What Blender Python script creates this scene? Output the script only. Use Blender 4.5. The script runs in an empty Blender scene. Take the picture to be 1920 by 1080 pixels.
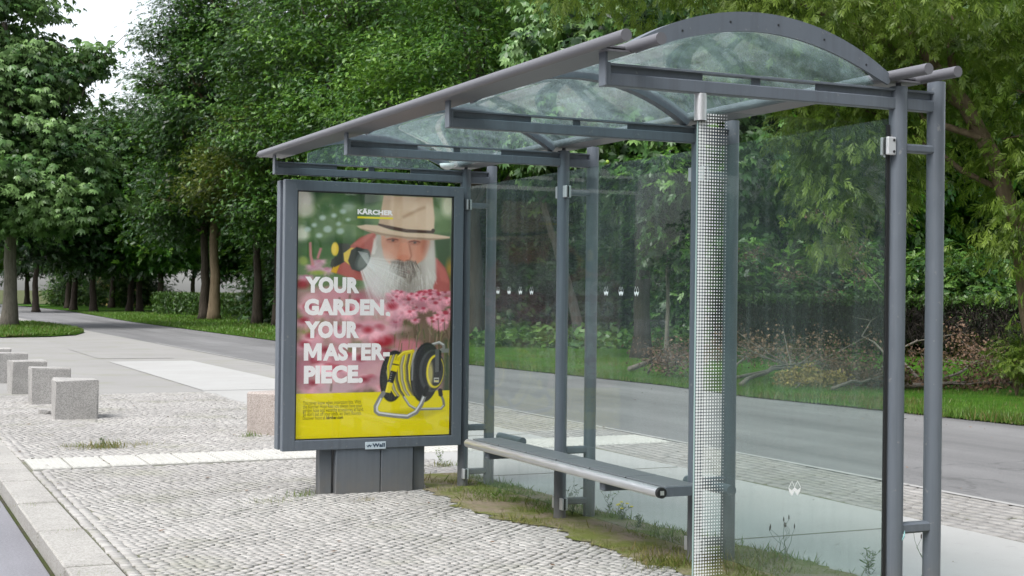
import bpy, math, random
import numpy as np
from mathutils import Vector, Matrix

# ------------------------------------------------------------------ camera, sky, sun, exposure
scene = bpy.context.scene
CAM = np.array([-4.0055, -9.4880, 1.4041])
YAW, PITCH, ROLL = 0.43292, 0.00381, 0.01156
def cam_axes():
    cy, sy = math.cos(YAW), math.sin(YAW)
    f = np.array([sy*math.cos(PITCH), cy*math.cos(PITCH), math.sin(PITCH)])
    r = np.array([cy, -sy, 0.0]); u = np.cross(r, f)
    c, s = math.cos(ROLL), math.sin(ROLL)
    return c*r + s*u, -s*r + c*u, f
CR, CU, CF = cam_axes()
cam = bpy.data.cameras.new("camera"); camo = bpy.data.objects.new("camera", cam)
scene.collection.objects.link(camo); scene.camera = camo
m = Matrix.Identity(4)
for i in range(3):
    m[i][0] = CR[i]; m[i][1] = CU[i]; m[i][2] = -CF[i]; m[i][3] = CAM[i]
camo.matrix_world = m
cam.sensor_width = 36; cam.lens = 49.756; cam.clip_end = 3000; cam.clip_start = 0.05
cam.dof.use_dof = True; cam.dof.focus_distance = 8.0; cam.dof.aperture_fstop = 14.0

world = bpy.data.worlds.new("World"); scene.world = world; world.use_nodes = True
wn = world.node_tree; wn.nodes.clear()
SUN_EL, SUN_AZ = math.radians(56), math.radians(-112)      # azimuth measured from +Y towards +X
sky = wn.nodes.new("ShaderNodeTexSky"); sky.sky_type = 'NISHITA'; sky.sun_disc = False
sky.sun_elevation = SUN_EL; sky.sun_rotation = SUN_AZ; sky.air_density = 1.0; sky.dust_density = 2.5
hs = wn.nodes.new("ShaderNodeHueSaturation"); hs.inputs['Saturation'].default_value = 0.30
hs.inputs['Value'].default_value = 1.15
bg = wn.nodes.new("ShaderNodeBackground"); bg.inputs['Strength'].default_value = 0.14
wo = wn.nodes.new("ShaderNodeOutputWorld")
wn.links.new(sky.outputs[0], hs.inputs['Color']); wn.links.new(hs.outputs[0], bg.inputs['Color'])
wn.links.new(bg.outputs[0], wo.inputs[0])
sl = bpy.data.lights.new("sun", 'SUN'); so = bpy.data.objects.new("sun", sl); scene.collection.objects.link(so)
sl.energy = 1.9; sl.angle = math.radians(30); sl.color = (1.0, 0.98, 0.95)
sd = Vector((math.sin(SUN_AZ)*math.cos(SUN_EL), math.cos(SUN_AZ)*math.cos(SUN_EL), math.sin(SUN_EL)))
so.rotation_euler = sd.to_track_quat('Z', 'Y').to_euler(); so.location = (-20, -10, 30)
vs = scene.view_settings; vs.view_transform = 'Standard'; vs.look = 'None'; vs.gamma = 1.0; vs.use_curve_mapping = False
vs.exposure = 1.07
scene.render.engine = 'CYCLES'
cyc = scene.cycles
cyc.max_bounces = 8; cyc.diffuse_bounces = 4; cyc.glossy_bounces = 3; cyc.transmission_bounces = 4
cyc.transparent_max_bounces = 24; cyc.use_denoising = True; cyc.caustics_reflective = False; cyc.caustics_refractive = False

rng = np.random.default_rng(7); random.seed(7)
PI = math.pi
COL = scene.collection

# ------------------------------------------------------------------ helpers
def lin(c):
    return tuple(((x/255)/12.92 if x/255 <= 0.04045 else ((x/255+0.055)/1.055)**2.4) for x in c)

class Nt:
    def __init__(s, name):
        s.m = bpy.data.materials.new(name); s.m.use_nodes = True; s.t = s.m.node_tree; s.t.nodes.clear()
        s.out = s.n("ShaderNodeOutputMaterial")
    def n(s, typ, **kw):
        nd = s.t.nodes.new(typ)
        for k, v in kw.items(): setattr(nd, k, v)
        return nd
    def l(s, a, b): s.t.links.new(a, b)
    def val(s, node, **kw):
        for k, v in kw.items(): node.inputs[k.replace('_', ' ')].default_value = v
    def obj(s):
        if not hasattr(s, '_tc'): s._tc = s.n("ShaderNodeTexCoord")
        return s._tc.outputs['Object']
    def geo(s):
        if not hasattr(s, '_g'): s._g = s.n("ShaderNodeNewGeometry")
        return s._g.outputs['Position']
    def noise(s, scale, detail=4, rough=0.6, vec=None, dist=0.0):
        nd = s.n("ShaderNodeTexNoise"); s.val(nd, Scale=scale, Detail=detail, Roughness=rough, Distortion=dist)
        s.l(vec or s.geo(), nd.inputs['Vector']); return nd.outputs['Fac']
    def ramp(s, fac, stops):
        nd = s.n("ShaderNodeValToRGB"); cr = nd.color_ramp
        while len(cr.elements) < len(stops): cr.elements.new(0.5)
        for e, (p, c) in zip(cr.elements, stops):
            e.position = p; e.color = (*c, 1) if len(c) == 3 else c
        s.l(fac, nd.inputs[0]); return nd.outputs[0]
    def mix(s, fac, a, b, mode='MIX'):
        nd = s.n("ShaderNodeMix", data_type='RGBA', blend_type=mode)
        for sock, v in ((nd.inputs[0], fac), (nd.inputs[6], a), (nd.inputs[7], b)):
            if isinstance(v, (float, int)): sock.default_value = v
            elif isinstance(v, tuple): sock.default_value = (*v, 1)
            else: s.l(v, sock)
        return nd.outputs[2]
    def math(s, op, a, b=0.0):
        nd = s.n("ShaderNodeMath", operation=op)
        for sock, v in ((nd.inputs[0], a), (nd.inputs[1], b)):
            if isinstance(v, (float, int)): sock.default_value = v
            else: s.l(v, sock)
        return nd.outputs[0]
    def bump(s, h, strength=0.3, dist=0.01, normal=None):
        nd = s.n("ShaderNodeBump"); s.val(nd, Strength=strength, Distance=dist); s.l(h, nd.inputs['Height'])
        if normal: s.l(normal, nd.inputs['Normal'])
        return nd.outputs[0]
    def attr(s, name, out='Fac'):
        nd = s.n("ShaderNodeAttribute", attribute_name=name); return nd.outputs[out]
    def pbr(s, col, rough=0.6, metal=0.0, bump=None, spec=0.5):
        nd = s.n("ShaderNodeBsdfPrincipled")
        for sock, v in ((nd.inputs['Base Color'], col), (nd.inputs['Roughness'], rough), (nd.inputs['Metallic'], metal)):
            if isinstance(v, tuple): sock.default_value = (*v, 1)
            elif isinstance(v, (float, int)): sock.default_value = v
            else: s.l(v, sock)
        nd.inputs['Specular IOR Level'].default_value = spec
        if bump: s.l(bump, nd.inputs['Normal'])
        s.l(nd.outputs[0], s.out.inputs[0]); return nd
    def mixsh(s, fac, a, b):
        nd = s.n("ShaderNodeMixShader")
        if isinstance(fac, (float, int)): nd.inputs[0].default_value = fac
        else: s.l(fac, nd.inputs[0])
        s.l(a, nd.inputs[1]); s.l(b, nd.inputs[2]); return nd.outputs[0]

class MB:
    """collects faces for ONE mesh"""
    def __init__(s): s.v = []; s.f = []; s.n = 0; s.att = []
    def add(s, v, f, a=None):
        v = np.asarray(v, float); s.v.append(v)
        for q in f: s.f.append([i+s.n for i in q])
        s.att += [a if a is not None else 0.5]*len(f); s.n += len(v); return s
    def box(s, x0, x1, y0, y1, z0, z1, a=None):
        v = [(x, y, z) for z in (z0, z1) for y in (y0, y1) for x in (x0, x1)]
        return s.add(v, [(0,2,3,1), (4,5,7,6), (0,1,5,4), (2,6,7,3), (0,4,6,2), (1,3,7,5)], a)
    def bbox(s, x0, x1, y0, y1, z0, z1, b=0.004, a=None):
        """box with chamfered edges"""
        v = []; 
        xs, ys, zs = (x0, x1), (y0, y1), (z0, z1)
        for k in range(8):
            i, j, l = k & 1, (k >> 1) & 1, (k >> 2) & 1
            sx, sy, sz = (1 if i == 0 else -1), (1 if j == 0 else -1), (1 if l == 0 else -1)
            v += [(xs[i], ys[j]+sy*b, zs[l]+sz*b), (xs[i]+sx*b, ys[j], zs[l]+sz*b), (xs[i]+sx*b, ys[j]+sy*b, zs[l])]
        X = lambda k: 3*k; Y = lambda k: 3*k+1; Z = lambda k: 3*k+2
        f = [(X(0), X(4), X(6), X(2)), (X(1), X(3), X(7), X(5)), (Y(0), Y(1), Y(5), Y(4)), (Y(2), Y(6), Y(7), Y(3)),
             (Z(0), Z(2), Z(3), Z(1)), (Z(4), Z(5), Z(7), Z(6))]
        for p, q, A, B in ((0,1,Y,Z), (2,3,Y,Z), (4,5,Y,Z), (6,7,Y,Z), (0,2,X,Z), (1,3,X,Z), (4,6,X,Z), (5,7,X,Z),
                           (0,4,X,Y), (1,5,X,Y), (2,6,X,Y), (3,7,X,Y)):
            f.append((A(p), A(q), B(q), B(p)))
        for k in range(8): f.append((X(k), Y(k), Z(k)))
        return s.add(v, f, a)
    def tube(s, pts, rad, n=12, cap=True, a=None):
        pts = np.asarray(pts, float); k = len(pts)
        rad = np.full(k, rad) if np.isscalar(rad) else np.asarray(rad, float)
        vs_ = []; prev = None
        for i in range(k):
            t = pts[min(i+1, k-1)]-pts[max(i-1, 0)]; t = t/(np.linalg.norm(t)+1e-12)
            if prev is None:
                up = np.array([0,0,1.0]) if abs(t[2]) < 0.9 else np.array([1.0,0,0])
                x = np.cross(up, t)
            else: x = prev-t*(prev@t)
            x /= np.linalg.norm(x); prev = x; y = np.cross(t, x)
            an = np.arange(n)*2*PI/n
            vs_.append(pts[i]+rad[i]*(np.cos(an)[:,None]*x+np.sin(an)[:,None]*y))
        f = [(i*n+j, i*n+(j+1) % n, (i+1)*n+(j+1) % n, (i+1)*n+j) for i in range(k-1) for j in range(n)]
        if cap: f += [tuple(range(n-1, -1, -1)), tuple((k-1)*n+j for j in range(n))]
        return s.add(np.concatenate(vs_), f, a)
    def prism(s, poly, axis, lo, hi, a=None):
        """2D polygon extruded along an axis; poly order: the two other axes in xyz order"""
        n = len(poly); v = []
        for t in (lo, hi):
            for p in poly:
                q = list(p); q.insert(axis, t); v.append(q)
        f = [tuple(range(n-1, -1, -1)), tuple(range(n, 2*n))]+[(i, (i+1) % n, n+(i+1) % n, n+i) for i in range(n)]
        return s.add(v, f, a)
    def build(s, name, mat, parent=None, smooth=False, att=False, flat_angle=None):
        me = bpy.data.meshes.new(name)
        me.from_pydata(np.concatenate(s.v).tolist() if s.v else [], [], s.f); me.update()
        return finish(me, name, mat, parent, smooth, s.att if att else None, flat_angle)

def finish(me, name, mat, parent=None, smooth=False, att=None, flat_angle=None):
    if mat: me.materials.append(mat)
    if smooth:
        me.polygons.foreach_set('use_smooth', [True]*len(me.polygons))
        if flat_angle: me.set_sharp_from_angle(angle=math.radians(flat_angle))
    if att is not None:
        at = me.attributes.new('tint', 'FLOAT', 'FACE'); at.data.foreach_set('value', np.asarray(att, np.float32))
    o = bpy.data.objects.new(name, me); COL.objects.link(o)
    if parent: o.parent = parent
    return o

def tag(o, label=None, cat=None, group=None, kind=None):
    if label: o['label'] = label
    if cat: o['category'] = cat
    if group: o['group'] = group
    if kind: o['kind'] = kind
    return o
def empty(name, loc, rz=0.0, **kw):
    o = bpy.data.objects.new(name, None); COL.objects.link(o); o.location = loc; o.rotation_euler = (0, 0, rz)
    o.empty_display_size = 0.2
    return tag(o, **kw)
def part(mb, name, mat, par, smooth=False, att=False, fa=None):
    """mesh given in world coordinates, parented to a thing at the thing's own origin"""
    o = mb.build(name, mat, par, smooth, att, fa)
    base = par; off = Vector((0,0,0))
    while base is not None: off += base.location; base = base.parent
    o.data.transform(Matrix.Translation(-off)); return o
def copy_tree(o, parent=None):
    c = o.copy(); COL.objects.link(c)
    if parent: c.parent = parent
    for ch in list(o.children): copy_tree(ch, c)
    return c

# ------------------------------------------------------------------ materials
def mat_paint():
    t = Nt("painted_steel"); n1 = t.noise(1.2, 5); n2 = t.noise(38, 3)
    c = t.mix(n1, (.098,.117,.142), (.138,.158,.184))
    mp = t.n("ShaderNodeMapping"); t.val(mp, Scale=(26, 26, 1.1)); t.l(t.geo(), mp.inputs[0])
    c = t.mix(t.ramp(t.noise(1.0, 6, .7, vec=mp.outputs[0]), [(.46, (0,)*3), (.74, (.55,)*3)]), c, (.075,.086,.098))      # rain streaks
    c = t.mix(t.ramp(n2, [(.66, (0,)*3), (.72, (.8,)*3)]), c, (.20,.205,.21))                                            # chips and dust
    z = t.n("ShaderNodeSeparateXYZ"); t.l(t.geo(), z.inputs[0])
    lowd = t.math('MULTIPLY', t.math('SUBTRACT', 1.0, t.math('MINIMUM', 1.0, t.math('MAXIMUM', 0.0, t.math('MULTIPLY', z.outputs[2], 3.5)))), t.noise(16, 5, .7))
    c = t.mix(lowd, c, (.19,.17,.14))                                                                                    # splashed dirt near the ground
    r = t.ramp(t.noise(9, 4), [(.3, (.33,)*3), (.7, (.55,)*3)])
    t.pbr(c, r, 0.0, t.bump(t.noise(140, 2), .06, .002)); return t.m
def mat_edge():
    t = Nt("roof_edge_steel"); n1 = t.noise(1.6, 6)
    c = t.mix(n1, (.105,.105,.118), (.15,.149,.160)); t.pbr(c, .42, .0, t.bump(t.noise(120, 2), .05, .002)); return t.m
def mat_steel():
    t = Nt("brushed_stainless"); v = t.n("ShaderNodeMapping"); t.val(v, Scale=(60, 2, 60)); t.l(t.geo(), v.inputs[0])
    n1 = t.noise(4, 4, vec=v.outputs[0])
    t.pbr(t.mix(n1, (.66,.67,.68), (.80,.80,.81)), t.ramp(n1, [(.3, (.40,)*3), (.7, (.56,)*3)]), 1.0); return t.m
def mat_simple(name, c, rough=.6, metal=0., var=.25, sc=6, bump=0.1):
    t = Nt(name); n1 = t.noise(sc, 4)
    d = tuple(x*(1-var) for x in c)
    t.pbr(t.mix(n1, d, c), rough, metal, t.bump(t.noise(sc*12, 3), bump, .003)); return t.m
def glass(name, tint, dust, dcol=(.72,.78,.76), big=2.2, refl=1.0):
    t = Nt(name)
    tr = t.n("ShaderNodeBsdfTransparent"); tr.inputs[0].default_value = (*tint, 1)
    gl = t.n("ShaderNodeBsdfGlossy"); gl.inputs['Roughness'].default_value = 0.0
    gl.inputs[0].default_value = (refl, refl, refl, 1)
    lw = t.n("ShaderNodeLayerWeight"); lw.inputs[0].default_value = .5       # the same on both faces of the pane
    fr = t.math('ADD', .04, t.math('MULTIPLY', .9, t.math('POWER', lw.outputs['Facing'], 5.0)))
    sf = t.mixsh(fr, tr.outputs[0], gl.outputs[0])
    df = t.n("ShaderNodeBsdfDiffuse"); df.inputs[0].default_value = (*dcol, 1)
    tl = t.n("ShaderNodeBsdfTranslucent"); tl.inputs[0].default_value = (*dcol, 1)
    dd = t.mixsh(0.6, df.outputs[0], tl.outputs[0])
    a = t.ramp(t.noise(big, 7, .68, dist=.4), [(.34, (dust[0],)*3), (.68, (dust[1],)*3)])
    mp = t.n("ShaderNodeMapping"); t.val(mp, Scale=(14, 14, .7)); t.l(t.geo(), mp.inputs[0])
    st = t.ramp(t.noise(1.0, 5, .7, vec=mp.outputs[0]), [(.50, (0,)*3), (.80, (dust[1]*1.1,)*3)])      # dried drip marks
    sp = t.ramp(t.noise(55, 2, .5), [(.70, (0,)*3), (.76, (dust[1]*1.6,)*3)])                            # spots
    a = t.math('ADD', a, t.math('ADD', st, sp))
    t.l(t.mixsh(a, sf, dd), t.out.inputs[0]); return t.m
def mat_leaf(name, dark, mid, light, trans=.35, rough=.42):
    t = Nt(name); at = t.attr('tint')
    oi = t.n("ShaderNodeObjectInfo")
    f = t.math('ADD', at, t.math('MULTIPLY', t.math('SUBTRACT', oi.outputs['Random'], .5), .18))
    f = t.math('ADD', f, t.math('MULTIPLY', t.math('SUBTRACT', t.noise(.45, 4), .5), 1.1))
    c = t.ramp(f, [(.08, dark), (.5, mid), (.95, light)])
    p = t.n("ShaderNodeBsdfPrincipled"); t.l(c, p.inputs['Base Color']); p.inputs['Roughness'].default_value = rough
    p.inputs['Specular IOR Level'].default_value = .5
    tl = t.n("ShaderNodeBsdfTranslucent"); t.l(t.mix(.5, c, (.10,.16,.02)), tl.inputs[0])
    t.l(t.mixsh(trans, p.outputs[0], tl.outputs[0]), t.out.inputs[0]); return t.m
def mat_bark(name, a, b):
    t = Nt(name); v = t.n("ShaderNodeMapping"); t.val(v, Scale=(9, 9, 1.6)); t.l(t.geo(), v.inputs[0])
    n1 = t.noise(2.0, 6, .7, vec=v.outputs[0]); t.pbr(t.ramp(n1, [(.3, a), (.7, b)]), .9, 0, t.bump(n1, .8, .03), .2); return t.m

M = {}
M['paint'] = mat_paint(); M['edge'] = mat_edge(); M['steel'] = mat_steel()
M['clamp'] = mat_simple("clamp_steel", (.70,.71,.73), .5, .6, .15, 20)
M['black'] = mat_simple("black_rubber", (.012,.013,.014), .6)
M['white'] = mat_simple("white_print", (.80,.82,.82), .5, 0, .04)
M['glass_wall'] = glass("wall_glass", (.93,.965,.955), (.015,.055), (.62,.74,.73), 1.6, .36)  # dust film, made stronger and cooler to imitate pale reflected haze
M['glass_side'] = glass("side_glass", (.95,.975,.965), (.0,.009), (.66,.74,.72), 1.4, .34)
M['glass_roof'] = glass("roof_glass", (.78,.87,.87), (.03,.20), (.56,.66,.67), 2.6)
M['glass_ad'] = glass("poster_glass", (.985,.99,.99), (.0,.012), (.6,.6,.6), 2, .8)
M['glass_edge'] = mat_simple("glass_edge_green", (.30,.42,.40), .25)

# ------------------------------------------------------------------ ground, roads, pavement
def sheet(name, poly, z, mat, label=None, cat='ground'):
    me = bpy.data.meshes.new(name); me.from_pydata([(x, y, z) for x, y in poly], [], [tuple(range(len(poly)))]); me.update()
    o = finish(me, name, mat); o['kind'] = 'structure'
    tag(o, label, cat); return o

def mat_asphalt(name, a, b, bumpy=.35):
    t = Nt(name); n = t.ramp(t.noise(70, 6, .8), [(.36, (0,)*3), (.64, (1,)*3)]); big = t.noise(.5, 6, .6); sp = t.n("ShaderNodeTexVoronoi"); t.val(sp, Scale=95)
    t.l(t.geo(), sp.inputs['Vector'])
    c = t.mix(n, a, b); c = t.mix(t.ramp(big, [(.35, (.0,)*3), (.7, (.42,)*3)]), c, tuple(x*1.35 for x in b))
    c = t.mix(t.ramp(sp.outputs['Distance'], [(.08, (.5,)*3), (.22, (0,)*3)]), c, tuple(min(1, x*2) for x in b))
    wv = t.n("ShaderNodeVectorMath", operation='ADD'); nz = t.n("ShaderNodeTexNoise"); t.val(nz, Scale=1.6, Detail=5); t.l(t.geo(), nz.inputs['Vector']); t.l(t.geo(), wv.inputs[0]); t.l(nz.outputs['Color'], wv.inputs[1])
    cr_ = t.n("ShaderNodeTexVoronoi", feature='DISTANCE_TO_EDGE'); t.val(cr_, Scale=.42); t.l(wv.outputs[0], cr_.inputs['Vector'])
    gate = t.ramp(t.noise(.33, 2), [(.50, (0,)*3), (.58, (1,)*3)])
    c = t.mix(t.math('MULTIPLY', gate, t.ramp(cr_.outputs['Distance'], [(.002, (.38,)*3), (.009, (0,)*3)])), c, tuple(x*.4 for x in a))
    mp = t.n("ShaderNodeMapping"); t.val(mp, Scale=(1.5, .06, 1)); t.l(t.geo(), mp.inputs[0])
    c = t.mix(t.ramp(t.noise(1.0, 5, .6, vec=mp.outputs[0]), [(.40, (.0,)*3), (.66, (.5,)*3)]), c, tuple(x*.74 for x in a))
    c = t.mix(t.ramp(t.noise(2.4, 6, .75), [(.58, (0,)*3), (.74, (.22,)*3)]), c, tuple(x*.7 for x in a))
    t.pbr(c, .9, 0, t.bump(n, bumpy, .006), .25); return t.m
def mat_concrete():
    t = Nt("concrete_slab"); n = t.noise(120, 4, .7); big = t.noise(.8, 6, .65)
    c = t.mix(n, (.30,.30,.295), (.385,.385,.375)); c = t.mix(t.ramp(big, [(.4, (0,)*3), (.72, (.5,)*3)]), c, (.28,.275,.26)); c = t.mix(t.ramp(t.noise(7, 5, .75), [(.60, (0,)*3), (.72, (.5,)*3)]), c, (.19,.185,.17))
    t.pbr(c, .85, 0, t.bump(n, .2, .004), .3); return t.m
def mat_granite(name, a, b, speck, sc=170):
    t = Nt(name); v = t.n("ShaderNodeTexVoronoi"); t.val(v, Scale=sc); t.l(t.geo(), v.inputs['Vector'])
    s = t.n("ShaderNodeSeparateColor"); t.l(v.outputs['Color'], s.inputs[0])
    c = t.ramp(s.outputs[0], [(.0, tuple((p+q)/2 for p, q in zip(speck, a))), (.22, a), (.6, b), (.97, tuple(min(.9, x*1.12) for x in b))])
    c = t.mix(t.ramp(t.noise(2.2, 6, .7), [(.45, (0,)*3), (.8, (.55,)*3)]), c, tuple(x*.55 for x in a))
    t.pbr(c, .8, 0, t.bump(t.noise(60, 5, .7), .45, .008), .3); return t.m
def stained(name, base, sc):
    m_ = mat_granite(name, *base, sc); return m_
def mat_stone(name, lo, hi, moss=0.0):
    t = Nt(name); at = t.attr('tint'); c = t.ramp(at, [(0, lo), (.55, tuple((a+b)/2 for a, b in zip(lo, hi))), (1, hi)])
    c = t.mix(t.ramp(t.noise(90, 3), [(.35, (0,)*3), (.75, (.35,)*3)]), c, tuple(x*.62 for x in lo))
    c = t.mix(t.ramp(t.noise(.55, 6, .65), [(.40, (0,)*3), (.70, (.62,)*3)]), c, tuple(x*.78 for x in lo))
    if moss: c = t.mix(t.ramp(t.noise(1.1, 7, .72), [(.52, (0,)*3), (.66, (moss,)*3)]), c, (.20,.215,.115))
    t.pbr(c, .85, 0, t.bump(t.noise(70, 4), .22, .004), .3); return t.m
def mat_soil(name, a, b, g):
    t = Nt(name); n = t.noise(14, 7, .7); n2 = t.noise(2.6, 6, .7)
    c = t.mix(n, a, b); c = t.mix(t.ramp(n2, [(.42, (0,)*3), (.58, (.85,)*3)]), c, g)
    t.pbr(c, .95, 0, t.bump(n, .9, .03), .1); return t.m
def mat_lawn():
    t = Nt("lawn_grass"); n = t.noise(2.2, 7, .7); n2 = t.noise(.16, 5, .6); n3 = t.noise(55, 3)
    c = t.ramp(n, [(.25, (.026,.074,.005)), (.55, (.046,.128,.008)), (.85, (.095,.185,.020))])
    c = t.mix(t.ramp(n2, [(.40, (0,)*3), (.7, (.6,)*3)]), c, (.075,.155,.016))
    t.pbr(c, .95, 0, t.bump(n3, .9, .05), .1); return t.m

M['asphalt'] = mat_asphalt("path_asphalt", (.105,.105,.106), (.185,.185,.186))
M['road'] = mat_asphalt("road_asphalt", (.16,.16,.178), (.255,.255,.278))
M['slab'] = mat_concrete()
M['kerbstone'] = mat_granite("kerb_granite", (.285,.275,.255), (.345,.335,.315), (.21,.20,.19), 120)
M['granite'] = mat_granite("grey_granite", (.27,.262,.25), (.37,.36,.345), (.14,.14,.135))
M['pink'] = mat_granite("pink_granite", (.275,.235,.212), (.37,.33,.305), (.17,.13,.11), 150)
M['cobble'] = mat_stone("mosaic_stone", (.275,.265,.253), (.49,.475,.455), .26)
M['cobble_dark'] = mat_stone("dark_paving_stone", (.23,.22,.21), (.36,.35,.335), .12)
M['bed'] = mat_soil("joint_sand", (.170,.163,.150), (.245,.232,.212), (.13,.14,.085))
M['plaza'] = mat_stone("worn_paving", (.265,.26,.25), (.35,.345,.33), .30)
M['soil'] = mat_soil("verge_soil", (.17,.140,.10), (.30,.25,.185), (.120,.150,.028))
M['lawn'] = mat_lawn()
M['earth'] = mat_soil("bare_earth", (.06,.05,.03), (.10,.08,.05), (.05,.09,.02))
M['tactile'] = mat_simple("tactile_white", (.47,.465,.435), .85, 0, .3, 5, .5)
M['line'] = mat_simple("pale_stone_line", (.34,.335,.325), .85, 0, .3, 4)

KX = -2.785
sheet('ground', [(-900,-900), (900,-900), (900,900), (-900,900)], -.20, M['earth'], 'brown earth running under the park to the horizon')
sheet('road', [(-40,-60), (-3.04,-60), (-3.04,160), (-40,160)], -.115, M['road'], 'pale grey asphalt road beside the kerb', 'road')
sheet('pavement_bed', [(KX,-16), (.45,-16), (.45,10), (KX,10)], -.009, M['bed'], 'sandy joints under the mosaic paving', 'pavement')
sheet('plaza', [(KX,9.95), (.35,9.95), (2.0,9.95), (3.15,9.95), (3.1,45), (6,90), (-6,92), (KX,60)], -.004, M['plaza'], 'worn pale paving stretching away past the granite blocks', 'pavement')
sheet('concrete_path', [(.35,-16), (2.12,-16), (2.12,10.25), (.35,10.25)], -.001, M['slab'], 'pale concrete slab path behind the shelter', 'path')
sheet('concrete_slab', [(.38,10.2), (2.05,10.2), (2.0,18.6), (.4,18.5)], .003, M['slab'], 'bright concrete slab lying in the worn paving', 'path')
sheet('concrete_slab', [(.38,19.7), (1.9,19.7), (1.9,25), (.42,24.6)], .002, M['plaza'], 'duller concrete slab beyond the bright one', 'path')
sheet('cobble_bed', [(2.12,-16), (3.28,-16), (3.2,10), (2.12,10)], -.010, M['bed'], 'dark joints under the grey paving strip', 'path')
sheet('asphalt_path', [(3.24,-30), (7.9,-30), (7.8,2), (7.55,4.6), (7.25,7), (7.4,9.5), (7.1,13), (6.85,16), (6.6,29), (6.6,52), (7.9,84), (7.0,120), (2.6,120), (2.9,50), (3.1,16)], -.002,
      M['asphalt'], 'broad grey asphalt path curving away through the park', 'path')
sheet('path_edging', [(3.17,-16), (3.24,-16), (3.12,28), (3.07,28)], .004, M['line'], 'pale stone line edging the asphalt path', 'path')
# seams across the concrete path
sm = MB()
for y in (-5.6, -2.62, .45, 3.3, 6.4):
    sm.box(.40, 2.10, y-.008, y+.008, -.02, .0015)
tag(sm.build('path_joint', M['bed']), 'thin dark joints across the concrete path', 'path', kind='structure')
# lawn and the grass island
lawn_pts = [(8.0,-30), (7.8,2), (7.55,4.6), (7.25,7), (7.4,9.5), (7.1,13), (6.85,16), (6.6,29), (6.6,52), (7.9,84), (7.0,120), (300,120), (300,-30)]
sheet('lawn', lawn_pts, .018, M['lawn'], 'mown green lawn under the park trees', 'lawn')
isl = [(-3,33.0), (-.4,32.3), (1.0,32.9), (1.9,34.3), (2.55,37), (2.85,41), (2.75,46), (2.3,50.4), (.5,52), (-3,52), (-12,50), (-12,34)]
sheet('grass_island', isl, .03, M['lawn'], 'rounded island of grass round the left chestnut tree', 'lawn')

# kerb of granite blocks
kb = MB(); ys = [-13.5, -12.3, -11.2, -10.1, -9, -7.9, -6.8, -5.7, -4.6, -3.2, -2.07, -.93, .21, 1.34, 2.40, 3.5]
y = 3.5
while y < 75: y += 1.12; ys.append(y)
for a, b in zip(ys[:-1], ys[1:]):
    kb.bbox(-3.045+random.uniform(-.004,.004), KX-.004, a+.015, b-.015, -.30, .003+random.uniform(-.004, .004), .009, random.random())
M['joint'] = mat_soil('mossy_joint', (.045,.042,.034), (.085,.078,.062), (.050,.065,.018)); jb = MB()
for a in ys: jb.box(-3.03, KX-.008, a-.016, a+.016, -.25, -.005)
jb.box(-3.066, -3.048, -14, 60, -.2, -.104)
tag(jb.build('kerb_joint', M['joint']), 'mossy joints between the kerb stones', 'kerb', kind='structure')
tag(kb.build('kerb', M['kerbstone']), 'pale granite kerb stones along the road', 'kerb', kind='structure')

def cobbles(name, x0, x1, y0, y1, su, sv, ang, mat, label, skip=None, jit=.16, h=.012, zt=.0, rows=None):
    """laid stones as one sheet: every stone a small bevelled block with its own tone"""
    ca, sa = math.cos(ang), math.sin(ang); cx, cy = (x0+x1)/2, (y0+y1)/2
    R = math.hypot(x1-x0, y1-y0)/2+.2
    nu, nv = int(2*R/su)+2, int(2*R/sv)+2
    iu, iv = np.meshgrid(np.arange(nu), np.arange(nv)); iu = iu.ravel(); iv = iv.ravel()
    u = (iu+.5*(iv % 2)+rng.normal(0, .07, iu.size))*su-R; v = iv*sv-R+.02*np.sin(u*2.1+iv*.4)
    x = cx+u*ca-v*sa; yy = cy+u*sa+v*ca
    k = (x > x0) & (x < x1) & (yy > y0) & (yy < y1)
    if skip is not None: k &= ~skip(x, yy)
    x, yy = x[k], yy[k]
    if rows: x, yy = (np.array(q) for q in rows)
    n = x.size; g = .0045
    base = np.array([(-1,-1), (1,-1), (1,1), (-1,1)], float)
    cor = base[None]*np.array([su/2-g*.55, sv/2-g*.55])+rng.normal(0, 1, (n,4,2))*np.array([su, sv])*jit*.5
    sc = rng.uniform(.9, 1.0, (n,1,1)); cor = cor*sc
    rot = lambda c: np.stack([c[...,0]*ca-c[...,1]*sa, c[...,0]*sa+c[...,1]*ca], -1)
    lo = rot(cor)+np.stack([x, yy], -1)[:,None]; hi = rot(cor*.95)+np.stack([x, yy], -1)[:,None]
    zb = np.full((n,4), zt-h); zh = zt-.0035*np.clip(np.sin(x*2.1+np.cos(yy*1.7)*1.4)*np.cos(yy*1.3+x), 0, 1)[:,None]+rng.normal(0, .0011, (n,1))+rng.normal(0, .0006, (n,4))
    V = np.concatenate([np.concatenate([lo, (zb+h*.35)[...,None]], -1), np.concatenate([hi, zh[...,None]], -1)], 1).reshape(-1,3)
    fq = np.array([(4,5,6,7), (0,1,5,4), (1,2,6,5), (2,3,7,6), (3,0,4,7)])
    F = (fq[None]+(np.arange(n)*8)[:,None,None]).reshape(-1,4)
    me = np_mesh(name, V, F)
    o = finish(me, name, mat, None, False, np.repeat(np.clip(rng.normal(.5, .15, n), 0, 1), 5))
    return tag(o, label, 'pavement', kind='structure')

def np_mesh(name, V, F):
    me = bpy.data.meshes.new(name); F = np.asarray(F); k = F.shape[1]
    me.vertices.add(len(V)); me.vertices.foreach_set('co', np.asarray(V, np.float32).ravel())
    me.loops.add(F.size); me.loops.foreach_set('vertex_index', F.astype(np.int32).ravel())
    me.polygons.add(len(F)); me.polygons.foreach_set('loop_start', (np.arange(len(F))*k).astype(np.int32))
    me.update(calc_edges=True); return me

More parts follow.
